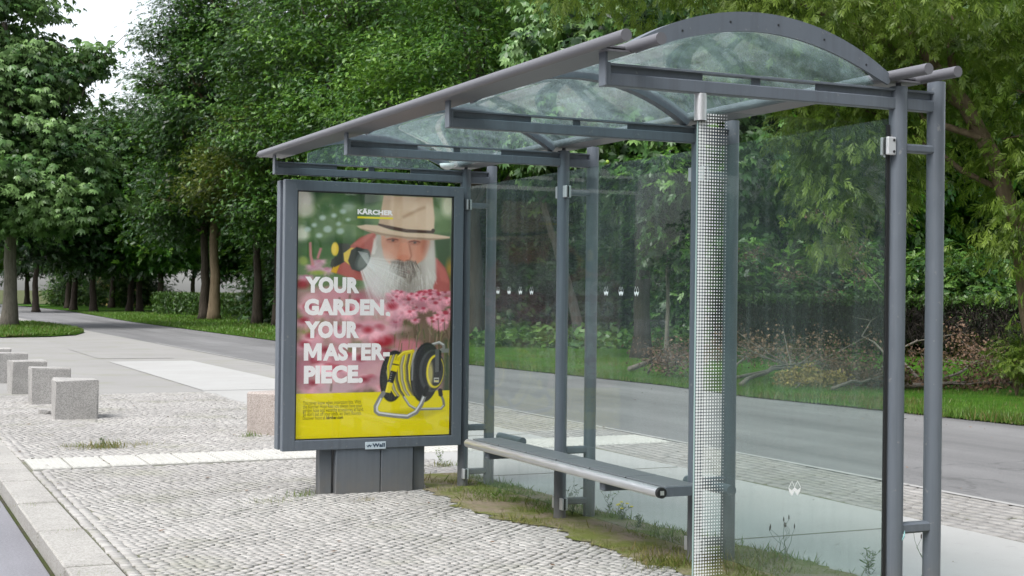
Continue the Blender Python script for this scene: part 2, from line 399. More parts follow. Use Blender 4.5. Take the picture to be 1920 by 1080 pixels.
cobbles('pavement', KX+.13, .40, -6.5, 1.95, .058, .052, math.radians(38), M['cobble'], 'small pale mosaic stones paving the bus stop')
cobbles('pavement', KX, .40, 2.74, 9.95, .060, .054, math.radians(38), M['cobble'], 'pale mosaic stones paving round the granite blocks')
rx, ry = [], []
for c_ in range(2):
    yq = -6.5
    while yq < 9.9:
        if not 1.93 < yq < 2.70: rx.append(KX+.036+.065*c_+random.gauss(0,.002)); ry.append(yq)
        yq += .0665
cobbles('pavement', -2.8, -2.6, -6.5, 9.9, .066, .064, math.radians(90), M['cobble'], 'two straight rows of small stones along the kerb', jit=.12, rows=(rx, ry))
cobbles('paving_strip', 2.14, 3.16, -6.5, 10, .135, .10, math.radians(90), M['cobble_dark'], 'strip of larger grey stones between concrete and asphalt', h=.014)

# white tactile strip: ribbed slabs across the pavement
ts = MB(); x = KX+.02; k = 0
while x < 3.05:
    w = .30; xb = min(x+w, 3.06)
    y0 = 1.97+.10*(x-KX)/3.3; y1 = y0+.68
    ts.bbox(x+.008, xb-.008, y0, y1, -.03, .006, .004, .3+.5*random.random())
    for q in range(5):
        xx = x+.03+q*.056
        if xx+.03 < xb: ts.bbox(xx, xx+.028, y0+.02, y1-.02, .002, .012, .004)
    x += w; k += 1
tag(ts.build('tactile_strip', M['tactile']), 'white ribbed guidance slabs across the pavement', 'pavement', kind='structure')
_y = np.arange(-8, .75, .05); _a = np.interp(_y, [-8,-5.2,-4,-3.3,-2.5,-1.9,-1.25,-.6,.62], [-.6,-.5,-.18,-.22,-.27,-.22,-.42,-.36,-.2])
_a = _a+rng.normal(0, .022, _y.size)+.03*np.sin(_y*9)+.02*np.sin(_y*23); _b = np.interp(_y, [-8,-5.2,-4,-3.3,-2.5,-1.9,-1.25,-.6,.62], [.62,.62,.60,.58,.50,.40,.36,.40,.28])+rng.normal(0, .012, _y.size)
_me = bpy.data.meshes.new('verge_soil'); _n = _y.size
_me.from_pydata([(x, y, .0025) for x, y in zip(_a, _y)]+[(x, y, .0055) for x, y in zip((_a+_b)/2, _y)]+[(x, y, .003) for x, y in zip(_b, _y)], [],
    [(i, i+_n, i+_n+1, i+1) for i in range(_n-1)]+[(i+_n, i+2*_n, i+2*_n+1, i+_n+1) for i in range(_n-1)]); _me.update()
tag(finish(_me, 'verge_soil', M['soil']), 'strip of mossy soil under the shelter posts', 'verge', kind='structure')

# ------------------------------------------------------------------ bus shelter
S = 1.571; DX = .2063; TX = -1.422; ZB, ZT = 2.2026, 2.3281
FY = [0, -S, -2*S, -3*S]
sh = empty('bus_shelter', (0, 0, 0), label='grey steel bus shelter with arched glass roof and glass walls', cat='bus shelter')
PR = .0382
for j, y in enumerate(FY):
    part(MB().tube([(0,y,-.05), (0,y,2.30)], PR, 24), 'post', M['paint'], sh, True, fa=40)
    part(MB().tube([(DX,y,-.05), (DX,y,2.335)], PR, 24), 'post', M['paint'], sh, True, fa=40)
    b = MB()
    b.bbox(TX, 0-.02, y-.021, y+.021, ZB, ZB+.050, .004)                      # lower bar
    b.bbox(.02, DX+.012, y-.021, y+.021, ZB, ZB+.050, .004)
    bo = part(b, 'beam', M['paint'], sh)
    part(MB().bbox(TX+.018, DX+.01, y-.022, y+.022, 2.281, 2.290, .001), 'flange', M['paint'], bo)
    part(MB().bbox(TX-.008, TX+.003, y-.027, y+.027, ZB-.001, ZT+.004, .002).bbox(TX+.003, TX+.018, y-.024, y+.024, ZB+.002, ZB+.09, .002), 'end_plate', M['paint'], bo)
    for xa, xb in ((TX+.003, -.98), (-.745, -.705), (-.43, DX)):
        part(MB().box(xa, xb, y-.004, y+.004, ZB+.048, 2.282), 'web', M['paint'], bo)
    for z0, z1 in ((2.0235,2.0600), (.402,.447), (.085,.125)):
        part(MB().bbox(0, DX+.012, y-.024, y+.024, z0, z1, .008), 'rung', M['paint'], sh)
    part(MB().tube([(0,y,2.29), (0,y,2.335)], .012, 10), 'roof_bracket', M['edge'], sh, True, fa=40)
# roof edges: two tubes each with a plate below
YN, YF = -4.972, .205
ZF, ZK = 2.353, 2.338
RT = .0232
for xa, xb, z in ((-1.470,-1.322,ZF), (-.061,.0915,ZK)):
    for xx in (xa, xb):
        part(MB().tube([(xx,YN,z), (xx,YF,z)], RT, 24), 'edge_tube', M['edge'], sh, True, fa=40)
    part(MB().box(xa, xb, YN+.21, YF-.03, z-.0222, z-.0150), 'edge_plate', M['edge'], sh)
    fl = MB().prism([(xa, z-.005), (xb, z-.005), (xb, z+.002), (xa, z+.002)], 1, YN+.23, YF-.05)
    part(fl, 'edge_gutter', M['edge'], sh)
# arches
xc = (-1.322-.061)/2; half = (1.322-.061)/2; ztop_o = 2.541
zl, zr = ZF+.018, ZK-.004
def arc(off, n=28, x0=-1.322, x1=-.061):
    """circle through the two edge tubes, crown height .18; off < 0 is the inner line"""
    c = (x1-x0)/2; zm = (zl+zr)/2; sag = ztop_o-zm; R = (c*c+sag*sag)/(2*sag); zc = ztop_o-R
    a0 = math.asin(c/R); pts = []
    for i in range(n+1):
        a = -a0+2*a0*i/n; rr = R+off
        t = i/n
        pts.append(((x0+x1)/2+rr*math.sin(a), zc+rr*math.cos(a)+(zl-zr)*(.5-t)))
    return pts
def arch(y0, y1, depth, name='roof_arch'):
    o, i_ = arc(0), arc(-depth); n = len(o); v = []; f = []
    if depth > .06:
        for k in range(n):
            w_ = .42*abs(2*k/(n-1)-1)**3; i_[k] = (i_[k][0]*(1-w_)+o[k][0]*w_, max(2.300, i_[k][1]*(1-w_)+o[k][1]*w_))
    for y in (y0, y1):
        v += [(p[0], y, p[1]) for p in o]+[(p[0], y, p[1]) for p in i_]
    for k in range(n-1):
        a, b, c, d = k, k+1, n+k+1, n+k
        f += [(a, b, c, d), (2*n+d, 2*n+c, 2*n+b, 2*n+a), (a, 2*n+a, 2*n+b, b), (d, c, 2*n+c, 2*n+d)]
    f += [(0, n, 3*n, 2*n), (n-1, 2*n+n-1, 3*n+n-1, 2*n-1)]
    return part(MB().add(v, f), name, M['paint'], sh)
ao = arch(-4.752, -4.738, .078)
for k in (5, 10, 15, 20, 25):
    p, q = arc(-.039)[k]; part(MB().tube([(p,-4.7535,q), (p,-4.7515,q)], .0045, 8), 'rivet', M['black'], ao)
arch(-4.735, -4.66, .016)
arch(.10, .114, .078)
for y in (-2*S, -S): arch(y-.03, y+.03, .050)
def roof_pane(y0, y1):
    o, i_ = arc(-.014), arc(-.022); n = len(o); v = []; f = []
    for y in (y0, y1): v += [(p[0], y, p[1]) for p in o]+[(p[0], y, p[1]) for p in i_]
    for k in range(n-1):
        a, b, c, d = k, k+1, n+k+1, n+k
        f += [(a, b, 2*n+b, 2*n+a), (d, 2*n+d, 2*n+c, c)]
    part(MB().add(v, f), 'roof_glass', M['glass_roof'], sh, True)
for y0, y1 in ((-4.65,-2*S-.035), (-2*S+.035,-S-.035), (-S+.035,.09)): roof_pane(y0, y1)
def gable(y):
    a = [p for p in arc(-.079) if -1.20 < p[0] < -.135]
    poly = [(a[0][0], 2.298)]+a+[(a[-1][0], 2.298)]
    part(MB().prism(poly, 1, y-.004, y+.004), 'gable_glass', M['glass_side'] if y < -1 else M['glass_roof'], sh)
gable(-4.722); gable(.095)
# glass walls
def clamp(par, x, y, z, dx=.026, dy=.020, dz=.075):
    o = part(MB().bbox(x-dx, x+dx, y-dy, y-.007, z-dz/2, z+dz/2, .003).bbox(x-dx, x+dx, y+.007, y+dy, z-dz/2, z+dz/2, .003), 'clamp', M['clamp'], par)
    part(MB().box(x-dx*.8, x+dx*.8, y-.0065, y+.0065, z-dz*.45, z+dz*.45), 'gasket', M['black'], o); return o
def clampx(par, x, y, z):
    o = part(MB().bbox(x-.020, x-.007, y-.022, y+.022, z-.037, z+.037, .003).bbox(x+.007, x+.020, y-.022, y+.022, z-.037, z+.037, .003), 'clamp', M['clamp'], par)
    part(MB().box(x-.0065, x+.0065, y-.018, y+.018, z-.034, z+.034), 'gasket', M['black'], o); return o
WP = [(0,.55), (.05,.28), (.27,0), (.5,.30), (.73,0), (.95,.28), (1,.55), (.73,.38), (.5,.58), (.27,.38)]
def sticker(par, P, U, size=.058):
    """white double-diamond mark; P centre, U the direction its width runs in"""
    P = np.array(P); U = np.array(U, float); Z = np.array([0,0,1.0]); N = np.cross(U, Z)
    mbk = MB(); tr = lambda p, n: P+U*(p[0]-.5)*size+Z*(p[1]-.5)*size+N*n
    tris = [(0,1,9), (1,2,9), (2,3,9), (3,8,9), (3,7,8), (3,4,7), (4,5,7), (5,6,7)]
    mbk.add([tr(p, .0012) for p in WP], [t for t in tris])
    ln = [(0,.55), (.27,1), (.5,.58), (.73,1), (1,.55)]
    for a, b in zip(ln[:-1], ln[1:]):
        a, b = np.array(a), np.array(b); d = (b-a)/np.linalg.norm(b-a); n = np.array([-d[1], d[0]])*.015
        mbk.add([tr(q, .0012) for q in (a-n, b-n, b+n, a+n)], [(0,1,2,3)])
    return part(mbk, 'sticker', M['white'], par)
GX = 0.0
for j in range(3):
    ya, yb = FY[j]-.050, FY[j+1]+.050
    g = part(MB().bbox(GX-.004, GX+.004, yb, ya, .07, 2.172, .001), 'glass_panel', M['glass_wall'], sh)
    for yy in (ya, yb):
        for z in (2.043, .095): clampx(g, GX, yy, z)
    if j < 2:
        for yy in ((-.603,-.787,-.966,-1.138), (-2.155,-2.334,-2.513))[j]:
            sticker(g, (GX-.0045, yy, 1.423), (0, -1, 0), .055)
YS = -3*S
g = part(MB().bbox(-.997, -.060, YS-.004, YS+.004, .075, 2.137, .001), 'side_glass', M['glass_side'], sh)
part(MB().box(-.9995, -.997, YS-.004, YS+.004, .075, 2.137), 'glass_edge', M['glass_edge'], g)
part(MB().box(-.060, -.046, YS-.006, YS+.006, .075, 2.137), 'seal', M['black'], g)
for z in (2.045, .14):
    o = part(MB().bbox(-.078, -.034, YS-.032, YS-.016, z-.038, z+.038, .003), 'clamp', M['clamp'], g)
    part(MB().bbox(-.078,-.050,YS+.006,YS+.020,z-.038,z+.038,.003), 'clamp', M['clamp'], g)
    part(MB().box(-.076,-.052,YS-.0155,YS-.0045,z-.034,z+.034), 'gasket', M['black'], o)
    for zs in (z+.024, z-.024): part(MB().tube([(-.046,YS-.0345,zs), (-.046,YS-.0315,zs)], .006, 10), 'screw', M['black'], o)
sticker(g, (-.517, YS-.0045, .620), (1, 0, 0), .060)
dt = MB(); an = np.arange(10)*2*PI/10; NC = 11; pitch = .0125
for c in range(NC):
    r = .0058*(1-.72*(c/(NC-1))**1.15)
    z = .085; row = 0
    while z < 2.128:
        xx = -.990+c*pitch
        dt.add(np.stack([xx+r*np.cos(an), np.full(10, YS-.0048), z+r*np.sin(an)], -1), [tuple(range(10))]); z += pitch
part(dt, 'dot_band', M['white'], g)
hg = part(MB().tube([(-.986,YS,2.097), (-.986,YS,2.2035)], .0245, 24), 'glass_hanger', M['steel'], sh, True, fa=40)
part(MB().tube([(-.986,YS,2.0945), (-.986,YS,2.0985)], .021, 20), 'hanger_ring', M['black'], hg)
part(MB().tube([(-.30,-.37,2.30), (-.30,-.37,2.275), (-.30,-.37,2.26)], [.052,.045,.018], 18), 'ceiling_lamp', M['white'], sh, True)
tag(MB().tube([(.030,YS-.034,.418), (.018,YS-.046,.400), (.004,YS-.050,.382)], [.002,.004,.0025], 6).build('tape_scrap', mat_simple("turquoise_tape", (.22,.42,.42), .5), None, True),
    'scrap of pale turquoise tape stuck to the nearest post rung', 'tape')

# ------------------------------------------------------------------ bench
BX, BZ = -.285, .398; BY0, BY1 = -.76, -3.262
bn = empty('bench', (-.15, -2, 0), label='dark grey perforated bench with a stainless front tube inside the shelter', cat='bench')
def mat_perf():
    t = Nt("perforated_sheet"); v = t.n("ShaderNodeTexVoronoi"); t.val(v, Scale=90.0, Randomness=0.0); t.l(t.geo(), v.inputs['Vector'])
    c = t.ramp(v.outputs['Distance'], [(.30, (.02,.022,.024)), (.42, (.155,.168,.180))]); t.pbr(c, .45, .2, t.bump(v.outputs['Distance'], .3, .003)); return t.m
M['perf'] = mat_perf()
part(MB().tube([(BX,BY0,BZ), (BX,BY1,BZ)], .0275, 24), 'front_tube', M['steel'], bn, True, fa=40)
e = part(MB().tube([(BX,BY1+.001,BZ), (BX,BY1-.022,BZ)], .0278, 24), 'tube_cap', M['black'], bn, True, fa=40)
part(MB().box(BX-.011, BX+.011, BY1-.0235, BY1-.0215, BZ-.011, BZ+.011), 'cap_socket', M['steel'], e)
n = 6; L = (BY1-BY0)/n
for k in range(n):
    a, b = BY0+L*k, BY0+L*(k+1)
    st = MB().bbox(BX+.034, -.047, b+.010, a-.004, BZ+.004, BZ+.030, .004)
    part(st, 'seat', M['perf'], bn)
for k in range(1, n):
    y = BY0+L*k; gp = MB()
    for q in range(9): gp.box(BX+.04+q*.021, BX+.052+q*.021, y-.0035, y+.0095, BZ+.008, BZ+.0275)
    part(gp, 'seat_joint', M['black'], bn)
part(MB().box(BX+.028, -.05, BY1-.012, BY1+.004, BZ-.022, BZ+.026), 'end_plate', M['paint'], bn)
for y in (-1.05, -2.62):
    part(MB().bbox(BX+.012, .11, y-.030, y+.030, BZ-.075, BZ-.028, .006), 'bracket', M['paint'], bn)
for a, b in ((-.42,-.80), (-2.90,-3.33)): part(MB().tube([(.103,a,BZ), (.103,b,BZ)], .0285, 20), 'support_tube', M['paint'], bn, True, fa=40)

# ------------------------------------------------------------------ advertising display
def homography(src, dst):
    A = []; B = []
    for (x, y), (X, Y) in zip(src, dst):
        A += [[x,y,1,0,0,0,-X*x,-X*y], [0,0,0,x,y,1,-Y*x,-Y*y]]; B += [X, Y]
    return np.append(np.linalg.solve(np.array(A), np.array(B)), 1).reshape(3,3)
PX0, PX1, PZ0, PZ1 = -1.2821, -.1247, .3799, 2.0926
AX0, AX1, AZ0, AZ1 = -1.372, -.050, .308, 2.165
ad = empty('advertising_display', (-.71, 0, 0), label='tall grey poster case on a broad foot at the far end of the shelter', cat='advertising display')
def case_frame(yf, yb, s):
    b = MB()
    lo, hi = min(yf, yb), max(yf, yb)
    b.bbox(AX0, PX0, lo, hi, AZ0, AZ1, .004); b.bbox(PX1, AX1, lo, hi, AZ0, AZ1, .004)
    b.bbox(PX0-.006, PX1+.006, lo+.001, hi, AZ0, PZ0, .004); b.bbox(PX0-.006, PX1+.006, lo+.001, hi, PZ1, AZ1, .004)
    return part(b, 'frame', M['paint'], ad)
case_frame(-.088, -.034, 1); case_frame(.034, .115, 1)
part(MB().box(AX0+.02, AX1-.02, -.050, .10, AZ0+.012, AZ1-.012), 'case_body', M['paint'], ad)
gk = MB(); q = .007
gk.box(PX0, PX0+q, -.082, -.052, PZ0, PZ1); gk.box(PX1-q, PX1, -.082, -.052, PZ0, PZ1)
gk.box(PX0+q, PX1-q, -.082, -.052, PZ0, PZ0+q); gk.box(PX0+q, PX1-q, -.082, -.052, PZ1-q, PZ1)
part(gk, 'poster_seal', M['black'], ad)
part(MB().bbox(-.985, -.66, -.078, .10, -.05, AZ0+.011, .004).bbox(-.654, -.415, -.078, .10, -.05, AZ0+.011, .004), 'foot', M['paint'], ad)
for x0, x1 in ((-1.09,-1.0), (-.40,-.31)):
    part(MB().bbox(x0, x1, -.035, .055, -.05, AZ0+.011, .006), 'foot_post', M['paint'], ad)

# --- the printed poster: colours laid on a fine grid in the poster's own plane
NU, NV = 300, 440
HI = homography([(0,0), (1,0), (1,1), (0,1)], [(557,355), (852,370), (849,817), (557,827)])
def uv2px(u, v):
    w = HI[2,0]*u+HI[2,1]*v+1; return (HI[0,0]*u+HI[0,1]*v+HI[0,2])/w, (HI[1,0]*u+HI[1,1]*v+HI[1,2])/w
HF = np.linalg.inv(HI)
def px2uv(x, y):
    w = HF[2,0]*x+HF[2,1]*y+HF[2,2]; return (HF[0,0]*x+HF[0,1]*y+HF[0,2])/w, (HF[1,0]*x+HF[1,1]*y+HF[1,2])/w
uu, vv = np.meshgrid(np.linspace(0,1,NU), np.linspace(0,1,NV)); gx, gy = uv2px(uu, vv)
img = np.zeros((NV,NU,3)); img[:] = (98,122,80)
prng = np.random.default_rng(11)
def lay(al, c):
    global img
    img = img*(1-al[...,None])+np.array(c, float)*al[...,None]
def smooth(d, soft): return np.clip(.5-d/(2*soft), 0, 1)
def ell(cx, cy, rx, ry, c, soft=1.0, a=1.0, rot=0.0):
    dx, dy = gx-cx, gy-cy; cr, sr = math.cos(rot), math.sin(rot)
    p, q = (dx*cr+dy*sr)/rx, (-dx*sr+dy*cr)/ry
    d = (np.sqrt(p*p+q*q)-1)*min(rx, ry); lay(smooth(d, soft)*a, c)
def segd(ax, ay, bx, by):
    vx, vy = bx-ax, by-ay; t = np.clip(((gx-ax)*vx+(gy-ay)*vy)/(vx*vx+vy*vy+1e-9), 0, 1)
    return np.hypot(gx-ax-t*vx, gy-ay-t*vy)
def poly(P, c, soft=.8, a=1.0):
    P = [tuple(p) for p in P]; ins = np.zeros(gx.shape, bool); d = np.full(gx.shape, 1e9)
    for (ax, ay), (bx, by) in zip(P, P[1:]+P[:1]):
        d = np.minimum(d, segd(ax, ay, bx, by))
        cond = (ay > gy) != (by > gy)
        ins ^= cond & (gx < (bx-ax)*(gy-ay)/(by-ay+1e-12)+ax)
    lay(smooth(np.where(ins, -d, d), soft)*a, c)
def line(P, w, c, soft=.6, a=1.0):
    d = np.full(gx.shape, 1e9)
    for (ax, ay), (bx, by) in zip(P[:-1], P[1:]): d = np.minimum(d, segd(ax, ay, bx, by))
    lay(smooth(d-w, soft)*a, c)
Z1 = lambda L: [(500+x/3.375, 320+y/3.375) for x, y in L]
Z2 = lambda L: [(500+x/3, 600+y/3) for x, y in L]
Z7 = lambda L: [(700+x/5.4, 600+y/5.4) for x, y in L]
def e1(x, y, rx, ry, c, soft=1., a=1., rot=0.): ell(500+x/3.375, 320+y/3.375, rx/3.375, ry/3.375, c, soft, a, rot)
def e2(x, y, rx, ry, c, soft=1., a=1., rot=0.): ell(500+x/3, 600+y/3, rx/3, ry/3, c, soft, a, rot)
def e7(x, y, rx, ry, c, soft=1., a=1., rot=0.): ell(700+x/5.4, 600+y/5.4, rx/5.4, ry/5.4, c, soft, a, rot)
# blurred garden background
for _ in range(70):
    x, y = prng.uniform(555,855), prng.uniform(352,470)
    c = [(60,92,58), (40,68,44), (104,130,84), (132,150,108), (80,110,70)][prng.integers(5)]
    ell(x, y, prng.uniform(6,18), prng.uniform(5,14), c, 6, .55)
ell(566,372,22,26, (196,190,180), 7, .95); ell(574,392,16,12, (190,190,170), 5, .8); ell(566,438,14,16, (205,208,190), 5, .9)
for x, y, r in ((590,420,5), (606,406,6), (616,428,8), (640,432,7), (628,402,5), (645,394,6), (578,428,6), (600,440,6), (655,410,4), (637,418,5)):
    ell(x, y, r, r*.8, (178,196,190), 2.2, .8)
ell(640,372,20,14, (66,98,62), 6, .8); ell(690,368,20,16, (44,66,44), 6, .8); ell(655,385,12,9, (150,165,150), 4, .6)
ell(845,385,12,22, (205,205,175), 5, .9); ell(838,360,18,9, (150,160,120), 4, .6); ell(838,425,16,18, (90,116,66), 6, .8)
poly([(557,450), (690,446), (700,480), (557,486)], (52,84,44), 7, .9)
poly([(815,440), (852,440), (852,530), (815,520)], (46,72,40), 6, .9)
ell(848,505,6,16, (196,140,40), 4, .7); ell(612,470,60,10, (70,108,56), 6, .6)
# shirt
poly(Z1([(540,470), (600,420), (690,385), (720,420), (700,560), (640,700), (560,690), (430,640), (470,600)]), (172,92,84), 2.0)
poly(Z1([(1060,540), (1100,560), (1150,620), (1178,700), (1180,800), (1080,800), (1050,700)]), (168,84,78), 2.0)
poly(Z1([(560,460), (650,400), (690,395), (600,480)]), (196,120,108), 2.0, .7); poly(Z1([(1090,580), (1150,640), (1175,720), (1120,700)]), (190,104,94), 2, .6)
poly(Z1([(600,520), (650,560), (620,660), (570,640)]), (140,66,62), 3, .6)
# beard behind, face, hat
poly(Z1([(705,400), (700,470), (680,520), (640,560), (620,640), (650,760), (720,850), (860,870), (1000,820), (1060,770), (1090,690), (1085,560), (1080,440), (1040,420), (760,400)]), (176,168,158), 2.2)
poly(Z1([(735,405), (740,470), (760,560), (800,600), (880,590), (960,600), (1010,560), (1040,500), (1050,430), (900,420)]), (202,148,124), 1.6)
e1(900,460,140,70, (186,126,102), 6, .6); e1(800,520,50,45, (210,152,128), 4, .8); e1(985,525,45,48, (204,138,114), 4, .8); e1(1020,470,26,60, (160,92,72), 4, .6)
poly(Z1([(862,455), (905,455), (925,540), (915,572), (850,572), (838,540)]), (206,140,114), 1.6); e1(880,556,38,24, (202,126,100), 2.0, .9)
e1(852,568,11,6, (120,66,54), 1.2, .7); e1(908,570,10,5, (120,66,54), 1.2, .7); line(Z1([(918,470), (932,540), (920,568)]), 1.4, (150,86,68), 1.4, .6)
for x, y in ((810,440), (950,455)):
    e1(x, y, 36, 15, (160,94,76), 2.0, .8); e1(x+2, y+1, 22, 6, (176,140,126), 1.4, .55); e1(x+3, y, 9, 7, (66,52,50), 1.1, .9)
    line(Z1([(x-34,y-4), (x,y-11), (x+34,y-3)]), .9, (96,54,46), .8, .9); line(Z1([(x-42,y-22), (x,y-30), (x+40,y-20)]), 1.9, (176,160,150), 1.4, .7)
for k in range(6): line(Z1([(700+prng.uniform(-6,8),420+k*12), (690+prng.uniform(-8,6),520)]), 2, (212,206,198), 2, .6)
# moustache and beard hair
poly(Z1([(800,570), (850,565), (885,578), (925,568), (960,580), (968,640), (945,690), (920,720), (895,690), (850,670), (812,630)]), (120,108,98), 2.2, .95)
e1(912,640,26,10, (96,60,54), 2.0, .8)
for _ in range(150):
    x, y = prng.uniform(800,965), prng.uniform(570,640); s = (x-885)/90
    line(Z1([(x,y), (x+s*26+prng.uniform(-4,4), y+prng.uniform(30,60))]), .45, [(168,158,146), (84,76,70), (200,192,182)][prng.integers(3)], .6, .6)
for _ in range(260):
    x, y = prng.uniform(690,1080), prng.uniform(600,800); s = (x-890)/190
    if abs(s) < .35 and y < 640: continue
    line(Z1([(x,y), (x+s*18+prng.uniform(-10,10), y+prng.uniform(40,80))]), .5, [(222,218,212), (168,160,150), (236,233,228), (140,132,124)][prng.integers(4)], .7, .5)
e1(1050,600,40,130, (214,208,200), 5, .5); e1(910,760,70,70, (120,112,102), 6, .5)
# hat
poly(Z1([(752,150), (1065,165), (1078,300), (1075,392), (900,380), (718,345), (735,250)]), (206,178,150), 1.2)
poly(Z1([(752,150), (800,150), (785,340), (718,345), (735,250)]), (178,148,120), 3, .6); poly(Z1([(930,240), (1000,170), (1066,168), (1076,300), (1072,380), (980,370)]), (220,194,168), 4, .6)
line(Z1([(880,290), (960,250), (1010,230)]), 2.2, (156,122,96), 3, .6)
poly(Z1([(718,330), (900,368), (1076,380), (1076,398), (900,392), (714,350)]), (76,56,48), 1.0); ell(500+1070/3.375, 320+378/3.375, 3.5, 3.5, (62,46,40), .8)
poly(Z1([(578,345), (640,336), (715,342), (800,372), (900,390), (1060,398), (1178,418), (1176,430), (1050,440), (900,430), (760,410), (660,385), (600,362)]), (210,184,158), 1.1)
poly(Z1([(600,362), (660,385), (760,410), (900,430), (1050,440), (1176,430), (1050,428), (900,418), (760,396), (660,374)]), (142,114,92), 1.4, .8)
# flowers, lower half
poly([(550,540), (690,545), (760,570), (858,590), (858,745), (550,745)], (178,132,136), 9, .8)
for _ in range(90):
    x, y = prng.uniform(555,855), prng.uniform(535,740)
    if x > 690 and y < 560: continue
    c = [(206,150,158), (186,120,134), (222,176,180), (150,70,84), (96,112,62), (170,160,128), (198,140,150)][prng.integers(7)]
    ell(x, y, prng.uniform(8,22), prng.uniform(6,15), c, 5, .6, prng.uniform(-1,1))
poly([(745,590), (852,560), (852,660), (760,668)], (92,80,58), 8, .75); poly([(840,640), (852,640), (852,740), (835,740)], (40,66,40), 6, .8)
for _ in range(46):
    x = prng.uniform(745,852); y = prng.uniform(590,670); line([(x,y), (x+prng.uniform(-8,8),y+prng.uniform(10,30))], .8, [(78,58,42), (120,110,70), (60,84,44), (150,140,110)][prng.integers(4)], .9, .7)
def bloom(x, y, r, c, core, n=9, soft=1.0):
    for k in range(n):
        an_ = PI*(k/(n-1))*1.15-.25; dx, dy = math.cos(an_)*r, math.sin(an_)*r*.75
        sh_ = prng.uniform(.82,1.12); ell(x+dx*.62, y+dy*.62, r*.48, r*.2, tuple(min(255, q_*sh_) for q_ in c), soft, .95, math.atan2(dy, dx))
    ell(x, y-r*.12, r*.36, r*.24, core, soft)
for x, y, r in ((745,555,17), (775,560,20), (800,565,18), (825,572,18), (842,590,16), (832,610,15), (765,580,13), (812,548,12), (848,568,10)):
    bloom(x, y, r, (212,140,154), (168,48,70), 11, 1.0)
ell(797,551,11,5, (176,44,64), 1.6); ell(842,566,8,5, (176,40,62), 1.6)
for x, y, r in ((590,500,14), (600,490,12), (575,520,14), (615,505,12)): bloom(x, y, r, (200,158,170), (180,120,140), 8, 2.2)
line([(583,455), (584,478), (588,495)], 2.6, (196,130,130), 1.6, .9); line([(603,466), (598,482)], 2.4, (196,120,126), 1.6, .9); ell(570,488,9,8, (142,158,72), 3, .8, .6); ell(598,511,14,4, (140,160,60), 2, .8)
for x, y, rx, ry, c in ((568,533,13,8,(150,30,44)), (580,648,16,12,(140,30,48)), (722,640,22,13,(158,20,40)), (610,674,34,12,(140,26,46)), (592,640,14,10,(214,160,168)), (640,690,40,20,(200,140,150)), (700,612,26,12,(220,160,172)), (740,618,26,7,(222,170,180)), (770,652,26,14,(206,120,134)), (570,700,18,26,(170,110,124)), (640,730,50,12,(190,160,168)), (700,700,40,22,(206,156,164)), (575,622,14,14,(120,140,60)), (600,585,24,10,(150,120,100)), (645,632,22,16,(206,150,160)), (625,555,22,18,(200,140,150)), (585,568,20,16,(206,160,165)), (560,600,10,22,(100,130,60)), (720,738,40,6,(70,60,40))):
    ell(x, y, rx, ry, c, 4.5, .85)
for x0, y0, x1, y1 in ((640,560,642,600), (660,555,655,590), (630,700,625,735), (668,690,664,720)): line([(x0,y0), (x1,y1)], 1.6, (70,60,42), 2, .6)
for q_ in range(46):
    x, y = prng.uniform(738,856), prng.uniform(545,606); r_ = prng.uniform(6,13); k_ = prng.uniform(.82,1.16)
    bloom(x, y+(x-795)**2/900, r_, (min(255,222*k_), 152*k_, 166*k_), (170*k_, 54*k_, 76*k_), 9, 1.3)
for q_ in range(26):
    x, y = prng.uniform(556,740), prng.uniform(545,735); k_ = prng.uniform(.86,1.14)
    bloom(x, y, prng.uniform(14,26), (214*k_, 158*k_, 168*k_), (150*k_, 44*k_, 60*k_), 8, 4.0)
for q_ in range(40):
    x = prng.uniform(750,850); y = prng.uniform(598,690); line([(x,y), (x+prng.uniform(-5,5), y+prng.uniform(14,34))], .7, [(70,62,40), (110,112,60), (52,78,40), (150,120,110)][q_ % 4], .9, .75)
# water spray
for _ in range(220):
    a0 = prng.uniform(-.15,1.25); r0 = prng.uniform(8,14); r1 = r0+prng.uniform(20,95)
    x0, y0 = 672+math.cos(a0)*r0, 484+math.sin(a0)*r0; x1, y1 = 672+math.cos(a0)*r1*.95, 484+math.sin(a0)*r1*1.0+(r1/60)**2*8
    line([(x0,y0), (x1,y1)], .35, (226,226,222), .8, .30)
ell(722,512,26,36, (222,220,215), 13, .62, -.5); ell(704,540,18,22, (216,206,206), 10, .5, -.3)
# nozzle
poly(Z1([(440,560), (480,575), (450,650), (415,640)]), (206,160,40), 1.0); poly(Z1([(420,455), (530,458), (540,480), (500,520), (505,575), (440,610), (410,600), (420,560), (455,540), (465,480)]), (62,64,58), 1.0)
poly(Z1([(415,600), (440,540), (450,545), (425,620)]), (60,62,56), .8); e1(440,493,24,44, (222,190,66), .9); e1(436,490,14,34, (236,208,96), 1.0, .8)
poly(Z1([(495,520), (545,485), (580,490), (540,600), (500,570)]), (220,190,84), 1.0); poly(Z1([(545,500), (580,480), (650,500), (600,640), (550,625), (525,570)]), (58,62,58), 1.0); e1(618,565,42,74, (84,90,86), 1.2, 1, .45); e1(622,568,30,58, (130,136,130), 2, .8, .45)
for k in range(14): line(Z1([(590+k*5,530+k*7-20), (650+k*4,545+k*9-20)]), .5, (222,224,222), .6, .8)
# yellow field
poly([(550,741.5), (860,734.5), (860,835), (550,840)], (222,206,10), .5)
lay(smooth(741-(gx-557)*.02-gy, 40)*0, (0,0,0))
